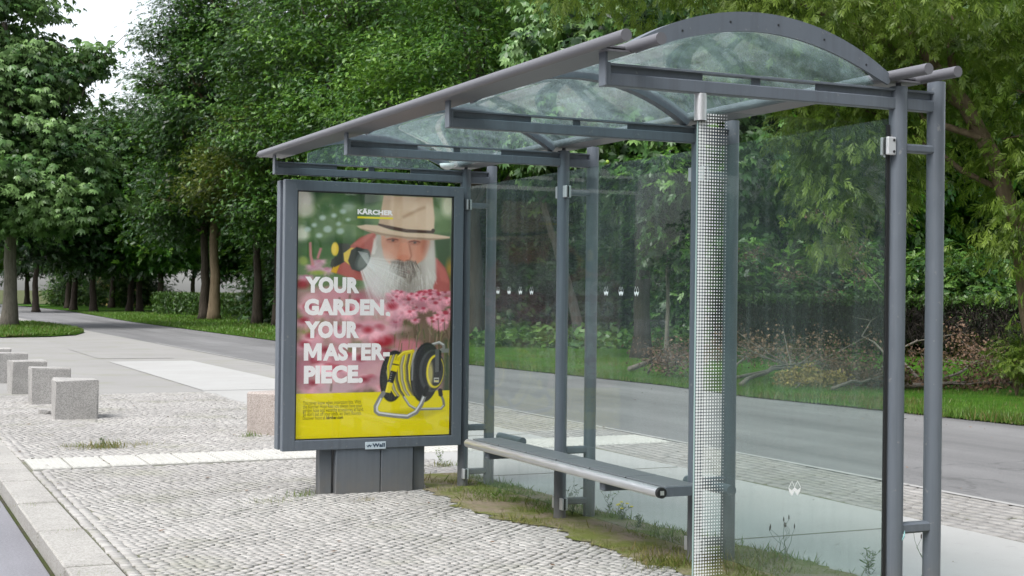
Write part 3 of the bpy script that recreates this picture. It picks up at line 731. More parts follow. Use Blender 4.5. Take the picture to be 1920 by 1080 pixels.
# hose reel
def rl(x, y, rx, ry, c, soft=.7, a=1., rot=0.): e7(x, y, rx, ry, c, soft, a, rot)
poly(Z7([(160,950), (520,900), (760,930), (560,1010), (400,1010)]), (178,164,8), 4, .7)
line(Z7([(340,790), (400,880), (470,920), (720,915), (752,880), (745,830), (712,750)]), 2.3, (120,120,116), .6); line(Z7([(345,790), (402,875), (470,912), (720,908), (746,880)]), .8, (204,204,200), .6)
line(Z7([(620,265), (700,240), (745,265), (748,300), (715,320)]), 2.6, (130,130,128), .6); line(Z7([(620,258), (700,234), (742,262)]), 1.0, (210,210,208), .5); poly(Z7([(715,310), (800,300), (800,345), (720,345)]), (122,124,122), .8)
rl(230,582,132,262, (26,26,26), .7, 1, .10); rl(240,582,118,240, (40,40,40), .7, 1, .10)
for k in range(26):
    a0 = k*2*PI/26; line(Z7([(232+math.cos(a0)*92, 582+math.sin(a0)*186), (232+math.cos(a0)*122, 582+math.sin(a0)*248)]), .35, (74,74,74), .5, .8)
poly(Z7([(160,540), (210,400), (420,320), (480,330), (470,780), (280,780), (200,720)]), (150,142,96), .8)
for k in range(11):
    x0 = 190+k*27; c = [(224,206,24), (176,168,140), (222,204,20), (96,90,66)][k % 4]
    line(Z7([(x0+20,380-k*5), (x0-8,480), (x0,620), (x0+30,720), (x0+70,778)]), 2.1, c, .6); line(Z7([(x0+24,380-k*5), (x0-3,480), (x0+6,620), (x0+36,720), (x0+76,778)]), .5, (70,66,40), .6, .7)
line(Z7([(430,330), (340,345), (290,390), (268,440)]), 3.4, (206,186,16), .7); line(Z7([(420,322), (335,338), (282,384)]), .9, (240,226,80), .6)
rl(560,545,150,305, (34,34,35), .7, 1, .10); rl(540,545,118,270, (56,56,57), .8, 1, .10); rl(575,545,130,285, (44,44,45), .8, 1, .10)
line(Z7([(470,300), (430,430), (425,620)]), 1.6, (150,150,148), .8, .8)
rl(625,530,128,215, (74,75,76), .8, 1, .06); rl(640,525,112,200, (50,51,52), 1.0, 1, .06)
rl(660,535,90,170, (226,208,40), .7, 1, .06); rl(668,535,76,150, (52,52,53), .7, 1, .06); rl(612,560,26,120, (232,216,130), 2, .7)
poly(Z7([(660,310), (705,310), (700,540), (660,545)]), (88,90,90), .7); poly(Z7([(700,312), (722,330), (718,520), (700,540)]), (22,22,22), .7)
poly(Z7([(648,600), (700,600), (698,648), (648,645)]), (196,196,190), .5); poly(Z7([(654,612), (694,612), (694,626), (654,626)]), (60,60,60), .4); poly(Z7([(654,630), (694,630), (694,638), (654,638)]), (222,206,20), .4)
line(Z7([(575,705), (560,760), (520,870), (470,950), (380,995), (250,985), (90,965), (60,940), (58,890), (100,810), (135,755)]), 4.2, (124,124,122), .6)
line(Z7([(568,740), (512,865), (462,940), (378,985), (250,975), (95,955), (70,935), (70,892), (108,812)]), 1.5, (214,214,212), .6); line(Z7([(575,705), (558,770)]), 4.4, (30,30,30), .7); line(Z7([(712,730), (718,770)]), 4.0, (34,34,34), .8)
poly(Z7([(238,420), (295,430), (270,545), (205,525)]), (222,202,16), .6); line(Z7([(228,460), (285,470)]), 1.2, (40,40,36), .5); poly(Z7([(208,525), (266,540), (232,660), (178,640)]), (34,34,34), .6)
for k in range(5): line(Z7([(212-k*5,550+k*22), (222-k*5,553+k*22)]), .6, (150,150,150), .4)
poly(Z7([(176,642), (230,655), (205,755), (152,745)]), (224,204,18), .6); poly(Z7([(176,642), (190,646), (170,750), (152,745)]), (240,226,90), .6, .7)
img = np.clip(img+prng.normal(0, 2.0, img.shape), 0, 255)/255
lim = np.where(img <= .04045, img/12.92, ((img+.055)/1.055)**2.4)
def poster_mesh():
    X = PX0+.006+(PX1-PX0-.012)*uu; Zc = PZ1-.006-(PZ1-PZ0-.012)*vv
    V = np.stack([X, np.full_like(X, -.0505), Zc], -1).reshape(-1,3)
    idx = np.arange(NU*NV).reshape(NV, NU)
    F = np.stack([idx[1:,:-1], idx[1:,1:], idx[:-1,1:], idx[:-1,:-1]], -1).reshape(-1,4)
    V[:,1] = -.0525; V -= np.array(ad.location)
    me = np_mesh('poster', V, F)
    ca = me.color_attributes.new('print', 'FLOAT_COLOR', 'POINT')
    ca.data.foreach_set('color', np.concatenate([lim.reshape(-1,3), np.ones((NU*NV,1))], 1).astype(np.float32).ravel())
    t = Nt("printed_paper"); t.pbr(t.mix(1.0, t.attr('print', 'Color'), (.86,.86,.86), 'MULTIPLY'), .45, 0, None, .3)
    pb = t.out.inputs[0].links[0].from_node; t.l(t.attr('print', 'Color'), pb.inputs['Emission Color']); pb.inputs['Emission Strength'].default_value = .19   # the case is lit from inside
    return finish(me, 'poster', t.m, ad)
po = poster_mesh(); po['label'] = 'garden advert with an old man in a felt hat above a yellow field'

def text_mesh(body, bold):
    cu = bpy.data.curves.new('lettering', 'FONT'); cu.body = body; cu.size = 1.0; cu.offset = bold; cu.resolution_u = 3; cu.fill_mode = 'FRONT'; cu.space_character = 1.0+bold*.9
    o = bpy.data.objects.new('lettering', cu); COL.objects.link(o)
    dg = bpy.context.evaluated_depsgraph_get(); me = bpy.data.meshes.new_from_object(o.evaluated_get(dg))
    bpy.data.objects.remove(o); bpy.data.curves.remove(cu)
    me.materials.clear(); return me
def lettering(body, bold, x0, x1, z0, z1, y, mat, par, name):
    """letters stretched so that their bounds fill the given rectangle (world X and Z), facing -Y"""
    me = text_mesh(body, bold); n_ = len(me.vertices); co = np.empty(n_*3); me.vertices.foreach_get('co', co); co = co.reshape(-1,3)
    a, b = co.min(0), co.max(0); out = np.zeros_like(co)
    out[:,0] = x0+(co[:,0]-a[0])/(b[0]-a[0])*(x1-x0); out[:,2] = z0+(co[:,1]-a[1])/(b[1]-a[1])*(z1-z0); out[:,1] = y
    off = Vector((0,0,0)); base = par
    while base is not None: off += base.location; base = base.parent
    out -= np.array(off); me.vertices.foreach_set('co', out.ravel()); me.update(); me.name = name
    return finish(me, name, mat, par)
def W(x, y):
    u, v = px2uv(x, y); return PX0+(PX1-PX0)*u, PZ1-(PZ1-PZ0)*v
M['yel'] = mat_simple("yellow_ink", (.70,.60,.01), .5, 0, .04)
M['headline'] = mat_simple("headline_white", (.80,.77,.77), .5, 0, .03)
for k_, e_, c_ in (('headline', .17, (.8,.77,.77,1)), ('yel', .19, (.70,.60,.01,1))):
    pb = M[k_].node_tree.nodes['Principled BSDF']; pb.inputs['Emission Color'].default_value = c_; pb.inputs['Emission Strength'].default_value = e_
M['ink'] = mat_simple("dark_ink", (.16,.145,.02), .5, 0, .05)
M['ink2'] = mat_simple("black_ink", (.03,.03,.01), .5, 0, .05)
M['navy'] = mat_simple("navy_ink", (.012,.035,.075), .5, 0, .05)
M['plate'] = mat_simple("pale_plate", (.52,.60,.66), .5, 0, .05)
YT = -.0535
for body, xa, xb, ya, yb in (("YOUR",575.5,678,518.5,551.5), ("GARDEN",574.5,724.5,560.5,593.5), (",",727.5,736.5,586,601), ("YOUR",575.5,678,603,636), ("ASTER-",610.5,736,645,677.5), ("PIECE.",575,686,687,720)):
    (xa_, za), (xb_, zb) = W(xa, ya), W(xb, yb); lettering(body, .05 if body[0] == "A" else .062, xa_, xb_, zb, za, YT, M['headline'], po, 'headline')
(xa_, za), (xb_, zb) = W(574.5,645), W(608,677.5)
MP = [(0,0), (0,1), (.29,1), (.5,.50), (.71,1), (1,1), (1,0), (.75,0), (.75,.56), (.57,.16), (.43,.16), (.25,.56), (.25,0)]
mm = MB(); mm.add([(xa_+(xb_-xa_)*a, YT, zb+(za-zb)*b) for a, b in MP], [(0,12,11,1), (1,11,2), (2,11,10,3), (3,10,9), (3,9,8,4), (4,8,5), (5,8,7,6)])
part(mm, 'headline', M['headline'], po)
(xa_, za), (xb_, zb) = W(673,389.5), W(740,404); lettering("KÄRCHER", .055, xa_, xb_, zb, za, YT, M['headline'], po, 'logo_lettering')
(xa_, za), (xb_, zb) = W(673,405), W(740,411.5); part(MB().box(xa_, xb_, YT-.0002, YT+.0003, zb, za), 'logo_bar', M['yel'], po)
for k, (body, xr) in enumerate((("You never know when inspiration hits. With",683), ("the Kärcher Hose Reel you always have your",685), ("garden hose and watering accessories at hand.",688), ("So don't put off your ideas, let them flourish.",684))):
    (xa_, za), (xb_, zb) = W(574,753.6+k*7.0), W(xr,760.6+k*7.0); lettering(body, .0, xa_, xb_, zb, za, YT, M['ink'], po, 'small_print')
(xa_, za), (xb_, zb) = W(574,782.5), W(616,788); lettering("Discover more at", .0, xa_, xb_, zb, za, YT, M['ink'], po, 'small_print')
(xa_, za), (xb_, zb) = W(618.5,781.6), W(649.5,787); lettering("kärcher.com", .03, xa_, xb_, zb, za, YT, M['ink2'], po, 'small_print')
part(MB().box(PX0+.004, PX1-.004, -.078, -.074, PZ0+.004, PZ1-.004), 'glass_pane', M['glass_ad'], ad)
(xa_, za), (xb_, zb) = W(688.5,829.5), W(726.5,841.5)
pl = part(MB().bbox(xa_, xb_, -.0905, -.0865, zb, za, .0005), 'name_plate', M['plate'], ad)
wp = xb_-xa_; hp = za-zb
lettering("Wall", .04, xa_+wp*.34, xb_-wp*.05, zb+hp*.26, zb+hp*.80, -.0912, M['navy'], pl, 'plate_lettering')
zz = [(.04,.58), (.13,.28), (.19,.46), (.25,.28), (.34,.62), (.27,.50), (.19,.66), (.12,.50)]
part(MB().prism([(xa_+wp*a, zb+hp*b) for a, b in zz], 1, -.0914, -.0906), 'plate_mark', M['navy'], pl)

# ------------------------------------------------------------------ granite blocks
def block(x, y, rz, w, d, h, mat, name, label, seed, group=None):
    r = random.Random(seed); o = empty(name, (x, y, 0), rz, label=label, cat='granite block', group=group)
    b = MB().bbox(-w/2, w/2, -d/2, d/2, -.04, h, .012)
    v = b.v[0]; v[:] += np.array([[r.uniform(-.009,.009) for _ in range(3)] for _ in range(len(v))])
    b.build('stone', mat, o); return o
BL = [(-1.845, 6.52, 'nearest grey granite block of the row by the kerb'), (-1.865, 8.62, 'second grey granite block of the row, just behind the nearest'),
      (-1.93, 10.45, 'third grey granite block from the front with a dark weathered top edge'), (-1.94, 12.75, 'fourth grey granite block of the row by the left picture edge'),
      (-1.95, 15.0, 'small far granite block, fifth in the row'), (-1.97, 17.4, 'farthest granite block barely showing at the left edge')]
for k, (x, y, lab) in enumerate(BL):
    block(x, y, random.uniform(-.05,.05), .455, .44, .425+random.uniform(-.01,.01), M['granite'], 'granite_block', lab, k, 'grey granite blocks along the kerb')
block(-.22, 4.17, math.radians(-62), .46, .42, .405, M['pink'], 'granite_block', 'pinkish granite block half hidden behind the poster case', 77)
block(-2.10, 7.02, .1, .12, .10, .05, M['granite'], 'stone_fragment', 'small loose stone lying between the two nearest granite blocks', 78)

# ------------------------------------------------------------------ vegetation helpers
FPX = 2653.64
def at(px, dep):
    q = CAM+CF*dep+CR*((px-960)/FPX*dep); return float(q[0]), float(q[1])
def gp(px, py):
    v = CF+CR*((px-960)/FPX)-CU*((py-540)/FPX); t = -CAM[2]/v[2]; q = CAM+v*t; return float(q[0]), float(q[1])
RZ = -YAW
def diamond(w=.5, fold=.12):
    return np.array([(0,0,0), (-w/2,.48,-fold*.5), (0,1,-.10), (w/2,.48,-fold*.5)]), np.array([(0,3,2,1)])
def fan(n, spread, w, droop, lens=None):
    V = []; F = []
    for i in range(n):
        a = -spread/2+spread*i/(n-1); L = (lens[i] if lens else 1-.28*abs(2*i/(n-1)-1))
        d = np.array([math.sin(a), math.cos(a)]); p = np.array([d[1], -d[0]])
        b = len(V)
        V += [(0,0,0), (*(d*L*.58-p*w/2), -droop*.28), (*(d*L), -droop), (*(d*L*.58+p*w/2), -droop*.28)]
        F.append((b, b+3, b+2, b+1))
    return np.array(V, float), np.array(F)
def sprig(n, w, seed):
    r = np.random.default_rng(seed); V = []; F = []
    for i in range(n):
        t = i/(n-1); a = (1 if i % 2 else -1)*r.uniform(.5,1.1)*(1-.7*t); d = np.array([math.sin(a), math.cos(a)]); p = np.array([d[1], -d[0]]); o = np.array([0, t*.62])
        L = r.uniform(.34,.46); z = r.uniform(-.1,.1); b = len(V)
        V += [(*o, 0), (*(o+d*L*.5-p*w/2), z-.04), (*(o+d*L), z-.10), (*(o+d*L*.5+p*w/2), z-.04)]; F.append((b, b+3, b+2, b+1))
    return np.array(V), np.array(F)
def norm(a): return a/(np.linalg.norm(a, axis=-1, keepdims=True)+1e-9)
def scatter(P, D, N, size, tpl, tint, name, mat, par=None):
    """one mesh of many leaves: P positions, D leaf axes, N normal hints"""
    tv, tf = tpl; n = len(P); D = norm(D); X = norm(np.cross(D, N)); Zv = np.cross(X, D)
    s = np.asarray(size)[:,None,None] if np.ndim(size) else size
    V = P[:,None]+s*(tv[None,:,0,None]*X[:,None]+tv[None,:,1,None]*D[:,None]+tv[None,:,2,None]*Zv[:,None])
    F = tf[None]+(np.arange(n)*len(tv))[:,None,None]
    me = np_mesh(name, V.reshape(-1,3), F.reshape(-1, tf.shape[1]))
    return finish(me, name, mat, par, False, np.clip(np.repeat(tint, len(tf)), 0, 1))
def crown_pts(lobes, nclump, per, spread, seed, hollow=.45, flat=.55):
    r = np.random.default_rng(seed); L = np.array(lobes, float)
    wgt = (L[:,3]*L[:,4]*L[:,5])**(2/3); k = r.choice(len(L), nclump, p=wgt/wgt.sum())
    u = norm(r.normal(size=(nclump,3))); rad = (r.uniform(hollow**3, 1, nclump))**(1/3)
    wob = 1+.16*np.sin(u[:,0]*5+k)*np.cos(u[:,2]*4+u[:,1]*3+k*2)+r.normal(0, .07, nclump)
    C = L[k,:3]+u*L[k,3:]*(rad*wob)[:,None]
    cs = spread*r.uniform(.6,1.35, nclump)
    P = np.repeat(C, per, 0)+r.normal(size=(nclump*per,3))*np.repeat(cs, per)[:,None]*np.array([1,1,flat])
    U = np.repeat(u, per, 0); ct = np.repeat(r.normal(-.01, .27, nclump), per)  # clump tones: lighter new growth, spread widened to imitate lit and shaded clumps
    return P, U, ct, r
def crown(lobes, nclump, per, spread, size, tpl, mat, par, seed, droop=.35, hollow=.45, flat=.55, name='crown', bias=0.):
    P, U, ct, r = crown_pts(lobes, nclump, per, spread, seed, hollow, flat); n = len(P)
    D = U*np.array([1,1,.3])+r.normal(0, .75, (n,3))*np.array([1,1,.5])+np.array([0,0,-droop])
    N = np.array([0,0,1.])+U*.45+r.normal(0, .45, (n,3))
    return scatter(P, D, N, size*r.uniform(.7,1.25, n), tpl, .5+bias+ct+r.normal(0, .13, n), name, mat, par)
def trunk(par, path, r0, r1, mat, limbs=(), seed=0, flare=1.5, name='trunk'):
    r = random.Random(seed); b = MB(); path = np.array(path, float); n = 18
    t = np.linspace(0, len(path)-1, n); pts = np.stack([np.interp(t, np.arange(len(path)), path[:,i]) for i in range(3)], -1)
    f = np.linspace(0, 1, n); rad = r0*(1-f)+r1*f; rad = rad*(1+(flare-1)*np.exp(-f*n/1.1))*np.array([r.uniform(.95,1.05) for _ in range(n)])
    pts[1:-1,:2] += np.array([[r.gauss(0, r0*.06) for _ in range(2)] for _ in range(n-2)]); b.tube(pts, rad, 12)
    for (s, e, ra) in limbs:
        a = np.array([np.interp(s*(len(path)-1), np.arange(len(path)), path[:,i]) for i in range(3)]); e = np.array(e, float)
        q = [a+(e-a)*k/7+np.array([r.gauss(0,.05), r.gauss(0,.05), .10*math.sin(PI*k/7)])*np.linalg.norm(e-a)*.5*(0 < k < 7) for k in range(8)]
        b.tube(q, np.linspace(ra, ra*.25, 8), 7)
        for _ in range(3):
            m_ = q[r.randint(3,6)]; d = np.array([r.uniform(-1,1), r.uniform(-1,1), r.uniform(-.1,.9)]); d = d/np.linalg.norm(d)*np.linalg.norm(e-a)*.25
            b.tube([m_, m_+d*.5+np.array([0,0,.05]), m_+d], [ra*.4, ra*.26, ra*.1], 5)
    return b.build(name, mat, par, True)
def limbs_to(lobes, r0, seed, n=6):
    r = random.Random(seed); out = []
    for k in range(n):
        l = lobes[k % len(lobes)]
        out.append((r.uniform(.45,.95), (l[0]+r.uniform(-.4,.4)*l[3], l[1]+r.uniform(-.4,.4)*l[4], l[2]+r.uniform(-.3,.3)*l[5]), r0*r.uniform(.3,.5)))
    return out

ML = {}
ML['chestnut'] = mat_leaf("chestnut_leaf", (.010,.040,.007), (.050,.128,.024), (.170,.290,.090), .24)
ML['oak'] = mat_leaf("oak_leaf", (.006,.032,.004), (.026,.092,.007), (.100,.215,.026), .22)
ML['oak2'] = mat_leaf("bright_oak_leaf", (.008,.044,.003), (.040,.130,.007), (.145,.285,.028), .24)
ML['olive'] = mat_leaf("olive_leaf", (.030,.050,.003), (.088,.122,.008), (.170,.200,.022), .36)
ML['maple'] = mat_leaf("maple_leaf", (.026,.066,.005), (.105,.190,.016), (.230,.330,.050), .48)
ML['far'] = mat_leaf("far_leaf", (.004,.023,.005), (.015,.058,.009), (.046,.118,.020), .22)  # leaf colour darkened to stand in for shade under the closed canopy
ML['shrub'] = mat_leaf("shrub_leaf", (.011,.046,.008), (.042,.118,.016), (.120,.220,.040), .32)
ML['hedge'] = mat_leaf("hedge_leaf", (.016,.044,.008), (.048,.110,.016), (.110,.210,.036), .25)
ML['dead'] = mat_leaf("dead_leaf", (.045,.024,.015), (.115,.062,.036), (.220,.130,.078), .15, .7)
ML['straw'] = mat_leaf("withered_leaf", (.16,.11,.03), (.30,.22,.06), (.42,.34,.11), .2, .8)
ML['twig'] = mat_leaf("dark_twig", (.006,.0045,.0035), (.018,.013,.009), (.050,.036,.024), .0, .9)
ML['grass'] = mat_leaf("grass_blade", (.180,.150,.050), (.064,.150,.014), (.130,.235,.030), .35, .5)
ML['verge'] = mat_leaf("verge_blade", (.26,.205,.085), (.165,.185,.035), (.100,.200,.026), .35, .6)
ML['weed'] = mat_leaf("weed_leaf", (.05,.10,.03), (.09,.16,.05), (.16,.22,.08), .3, .6)
ML['fruit'] = mat_simple("chestnut_husk", (.28,.42,.05), .6, 0, .3, 30)
MBK = {'grey': mat_bark("grey_bark", (.10,.088,.072), (.22,.195,.165)), 'dark': mat_bark("dark_bark", (.030,.024,.019), (.075,.060,.047)), 'tan': mat_bark("tan_bark", (.10,.072,.045), (.19,.145,.095))}
PALM = fan(5, 2.5, .34, .34); MAP = fan(5, 3.0, .17, .45); DIA = diamond(.56); DIA2 = diamond(.72); SPR = sprig(7, .17, 3); SPM = sprig(9, .10, 5)

def tree(name, px, dep, label, group=None, cat='tree', rz=RZ, xy=None):
    x, y = xy or at(px, dep)
    return empty(name, (x, y, 0), rz, label=label, cat=cat, group=group)

# left chestnut on the grass island
t = tree('chestnut_tree', 18, 51.2, 'chestnut tree with a pale grey trunk on the rounded grass island at far left')
lob = [(-.6,0,7.6,3.2,3.8,3.0), (.3,-.4,5.2,3.6,3.6,1.7), (2.3,0,6.0,1.5,1.8,1.4), (-.9,0,11,2.3,3,3), (2.5,0,9.5,.9,.7,.35), (1.4,-1,4.2,2.2,1.8,.9), (.3,0,9.2,1.9,2.2,1.4), (3.1,0,10.0,.55,.5,.45)]
trunk(t, [(0,0,-.1), (.02,0,1.5), (0,0,3.5), (-.1,0,7), (-.3,0,11)], .275, .10, MBK['grey'], limbs_to(lob, .26, 1, 9), 1)
crown(lob, 760, 28, .36, .25, PALM, ML['chestnut'], t, 1, .75, .5, bias=.14)
# oaks along the lawn
def oak(px, dep, label, lob, r0, seed, mat, nc, size, tpl, path=None, bark='dark', per=22, spread=.52, droop=.3, bias=0., hollow=.5):
    t = tree('park_tree', px, dep, label)
    h = max(l[2] for l in lob)
    trunk(t, path or [(0,0,-.1), (.03,0,1.8), (-.05,0,4), (.1,0,h*.6), (.05,0,h)], r0, r0*.4, MBK[bark], limbs_to(lob, r0, seed, 10), seed)
    crown(lob, int(nc*.48), int(per*2.7), spread, size*.61, tpl, mat, t, seed, droop, hollow, .42, bias=bias); return t
oak(402, 65.9, 'tall oak with a tan trunk on the lawn, close beside a dark one', [(-.2,0,10.5,3.4,4,4.6), (-1.2,0,14.5,1.6,2.2,3.0), (1.6,0,14.2,3,3,3.5), (2.4,0,7.2,2.6,3,2.8), (-1.7,-.5,6.0,2.0,2,1.5), (-2.3,0,11.2,1.5,1.5,1.0), (-2.6,0,13.2,1.2,1.2,.7)], .27, 11, ML['oak'], 1500, .44, SPR, bark='tan')
oak(383, 66.6, 'dark trunked oak standing close beside the tan trunk on the lawn', [(-.5,1,9.4,2.6,3,3.6), (1.2,1.5,12.5,3,3,3.8), (-1.6,1.2,4.9,1.9,2,1.2), (.5,1,5.2,2.2,2,1.3)], .24, 12, ML['far'], 900, .44, SPR)
oak(482, 58.5, 'olive leaved tree with a dark trunk left of the poster case', [(.0,-.5,6.6,2.3,2.2,1.3), (1.2,-.6,5.0,1.8,1.7,1.0), (-1.2,-.6,5.5,1.5,1.5,.9), (.3,0,7.8,1.7,1.7,1.0)], .20, 13, ML['olive'], 560, .36, SPR)
oak(521, 55.5, 'dark green tree whose trunk shows at the left edge of the poster case', [(.6,0,7.4,3.1,3,2.6), (-.2,-.8,4.6,1.6,1.6,1.3), (1.4,0,11,3.6,3.4,3.4), (2.6,-.4,5.4,2,2,1.4)], .20, 14, ML['oak'], 1250, .36, SPR)
oak(700, 50, 'broad bright green oak rising above the far end of the shelter roof', [(0,0,8.4,3.6,3.4,2.6), (-1.6,0,11.4,3,3,3), (2.2,0,10.6,3,3,2.6), (.5,-.8,6.0,2.8,2.6,1.5)], .24, 15, ML['oak2'], 1400, .32, SPR)
oak(890, 41.2, 'thick trunked oak behind the glass, its crown above the middle of the roof', [(-.6,0,8.2,3.2,3,1.9), (2.2,0,8.4,2.8,2.8,1.7), (-2.6,0,6.7,2.0,2,1.3), (.8,-.6,6.2,2.6,2.3,1.2), (3.4,.4,6.9,1.7,1.8,1.2), (0,0,11,4,4,2)], .26, 16, ML['oak2'], 1600, .27, SPR, per=24, spread=.44)
# chestnut behind the glass
t = tree('chestnut_tree', 1205, 31.3, 'chestnut with green spiky fruit seen through the shelter glass')
lob = [(-.3,-.3,4.6,2.2,2.2,1.15), (2.1,-.2,4.2,1.6,1.7,1.0), (-1.5,-.4,4.5,1.1,1.2,.75), (0,0,6.6,3,3,1.9), (.9,-1.0,4.1,1.5,1.2,.8)]
trunk(t, [(0,0,-.1), (.0,0,1.2), (.02,0,2.6), (-.05,0,4.2), (0,0,7)], .20, .09, MBK['dark'], limbs_to(lob, .2, 2, 9), 2)
crown(lob, 620, 17, .30, .225, PALM, ML['chestnut'], t, 2, .9, .45, bias=.02)
fr = MB(); P, U, ct, r = crown_pts(lob[:3]+lob[4:], 90, 1, .1, 21, .9)
k = (U[:,1] < .3) & (U[:,2] < .5); P = P[k]
for p in P:
    for q in range(r.integers(1,4)):
        c = p+r.normal(0, .07, 3)+np.array([0,-.1,-.05]); fr.tube([c+np.array([0,0,z]) for z in (-.048,-.034,0,.034,.048)], [.006,.036,.05,.036,.006], 7)
fo = fr.build('fruit', ML['fruit'], t, True); fo['kind'] = 'stuff'
# silver maple at the right
t = tree('silver_maple_tree', 1962, 20.0, 'feathery silver maple leaning in from the right picture edge over the hedge')
lob = [(-2.2,0,6.3,3.4,3,1.5), (-5.6,.5,6.6,2.6,2.2,1.2), (-2.7,.6,3.4,1.0,1.2,1.3), (-.3,-.2,3.0,.85,1.0,1.35), (-1.2,.8,4.8,1.9,1.8,1.0), (-3.5,.2,5.2,1.7,1.4,.9), (.6,0,5,1.6,2,1.6), (-2.0,1.2,3.9,1.6,1.1,1.0)]
trunk(t, [(0,0,-.1), (-.1,0,.7), (-.27,0,1.5), (-.36,0,2.2), (-.66,0,3.2), (-1.22,0,4.2), (-1.85,.1,5.0), (-2.6,.2,6.2)], .19, .07, MBK['tan'],
      [(.45,(.5,.2,5.2),.09), (.6,(-3.2,.4,4.9),.06), (.7,(-5.4,.6,6.6),.08), (.75,(-1.2,.8,6.2),.07), (.5,(-2.4,.7,4.2),.05), (.4,(-.1,-.4,3.9),.05), (.85,(-3.6,0,6.8),.06)], 3)
crown(lob, 1150, 19, .20, .215, SPM, ML['maple'], t, 3, 1.0, .35, .7, bias=.30)
# young pale tree and a leaning trunk in the wood behind the glass
for px, dep, lab, path, r0, lob in ((1250, 29.5, 'slim pale stemmed young tree beside the chestnut trunk', [(0,0,-.1), (.03,0,1.2), (-.02,0,2.6), (.02,0,4.6)], .05, [(0,0,4.0,1.2,1.2,1.3), (.1,0,2.4,.6,.6,.5)]),
                                    (1092, 43, 'bare leaning trunk behind the middle glass panel', [(0,0,-.1), (-.25,0,1.0), (-.6,0,2.2), (-1.2,0,4), (-1.6,0,6)], .17, [(-1.5,0,6,2.4,2.2,1.6)])):
    t = tree('young_tree' if r0 < .1 else 'leaning_tree', px, dep, lab); trunk(t, path, r0, r0*.4, MBK['grey'], limbs_to(lob, r0, 5, 4), 5); crown(lob, 190, 13, .28, .28, SPR, ML['oak'], t, 31+px, .5)
# far trees: four kinds, copied
kinds = []
for s, (lob, mt) in enumerate((([(0,0,9.5,4.4,4.4,5), (1,0,5,3.6,3.5,1.9), (-1.5,0,12.5,3,3,3)], 'far'), ([(0,0,8.6,3.8,3.8,4.6), (-1.2,0,5,3.3,3,2), (1.2,0,12.8,2.6,2.6,3.2)], 'oak'),
                               ([(0,0,10.5,4.8,4.6,4.6), (2.1,0,6.2,2.7,2.6,2.0), (-2.2,0,6.6,2.6,2.6,2.0)], 'far'), ([(0,0,7.6,3.4,3.4,3.8), (0,0,11.6,2.4,2.4,2.8), (0,0,4.6,2.8,2.8,1.5)], 'oak2'))):
    o = empty('woodland_tree', (0,0,0)); h = 12
    trunk(o, [(0,0,-.1), (.1,0,2), (-.1,0,5), (.1,0,h)], .27, .09, MBK['dark'], limbs_to(lob, .25, 40+s, 8), 40+s)
    crown(lob, 460, 24, .72, .66, SPR, ML[mt], o, 40+s, .3, .3); kinds.append([o, False])
side = lambda px: 'left of the poster case' if px < 520 else ('behind the poster and the far roof' if px < 880 else ('behind the glass walls' if px < 1660 else 'right of the near posts'))
depn = lambda d: 'in the nearer row' if d < 80 else ('in the middle row' if d < 108 else 'in the farthest row')
kd = ('dark round crowned', 'green tapering', 'dark broad crowned', 'bright green slender')
FT = []
r = random.Random(5)
for px in range(600, 2100, 165): FT.append((px+r.uniform(-40,40), 68+r.uniform(-6,8), r.uniform(.85,1.1)))
for px in range(-40, 2140, 135): FT.append((px+r.uniform(-35,35), 96+r.uniform(-7,9), r.uniform(.9,1.15) if px > 400 else r.uniform(.74,.86)))
for px in range(-60, 2160, 140): FT.append((px+r.uniform(-35,35), 124+r.uniform(-8,10), r.uniform(1.0,1.25) if px > 430 else r.uniform(.80,.92)))
for px, d in ((1010,56), (1130,60), (1330,47), (1470,50), (1610,45), (1750,49), (1890,46), (2040,50), (1400,57), (1690,58), (1980,60)): FT.append((px, d, r.uniform(.95,1.15)))
for px in (68, 138, 176, 243, 262, 300): FT.append((px, 84+r.uniform(-3,8), r.uniform(.74,.84)))
for i, (px, d, s) in enumerate(FT):
    k = kinds[i % 4]; x, y = at(px, d)
    o = k[0] if not k[1] else copy_tree(k[0]); k[1] = True
    o.location = (x, y, 0); o.rotation_euler = (0, 0, r.uniform(0, 6.28)); o.scale = (s, s, s*r.uniform(.92,1.1))
    tag(o, '%s woodland tree %s, %s' % (kd[i % 4], depn(d), side(px)), 'tree', 'woodland trees closing off the park')
for i, (x, y, s) in enumerate(((-22,-26,1.0), (-12,-33,1.1), (-3,-31,.95), (6,-34,1.1), (15,-29,1.0), (24,-24,1.05), (-30,-14,1.1), (-28,-2,1.0), (-31,9,1.1), (-27,20,.95), (-30,32,1.1))):
    k = kinds[i % 4]; o = copy_tree(k[0]); o.location = (x, y, -.1); o.rotation_euler = (0, 0, r.uniform(0, 6.28)); o.scale = (s, s, s)
    tag(o, 'street tree added out of view across the road for the shelter glass to mirror', 'tree', 'street trees added out of view for the shelter glass to mirror')  # unseen trees, added so the glass mirrors greenery instead of bright sky
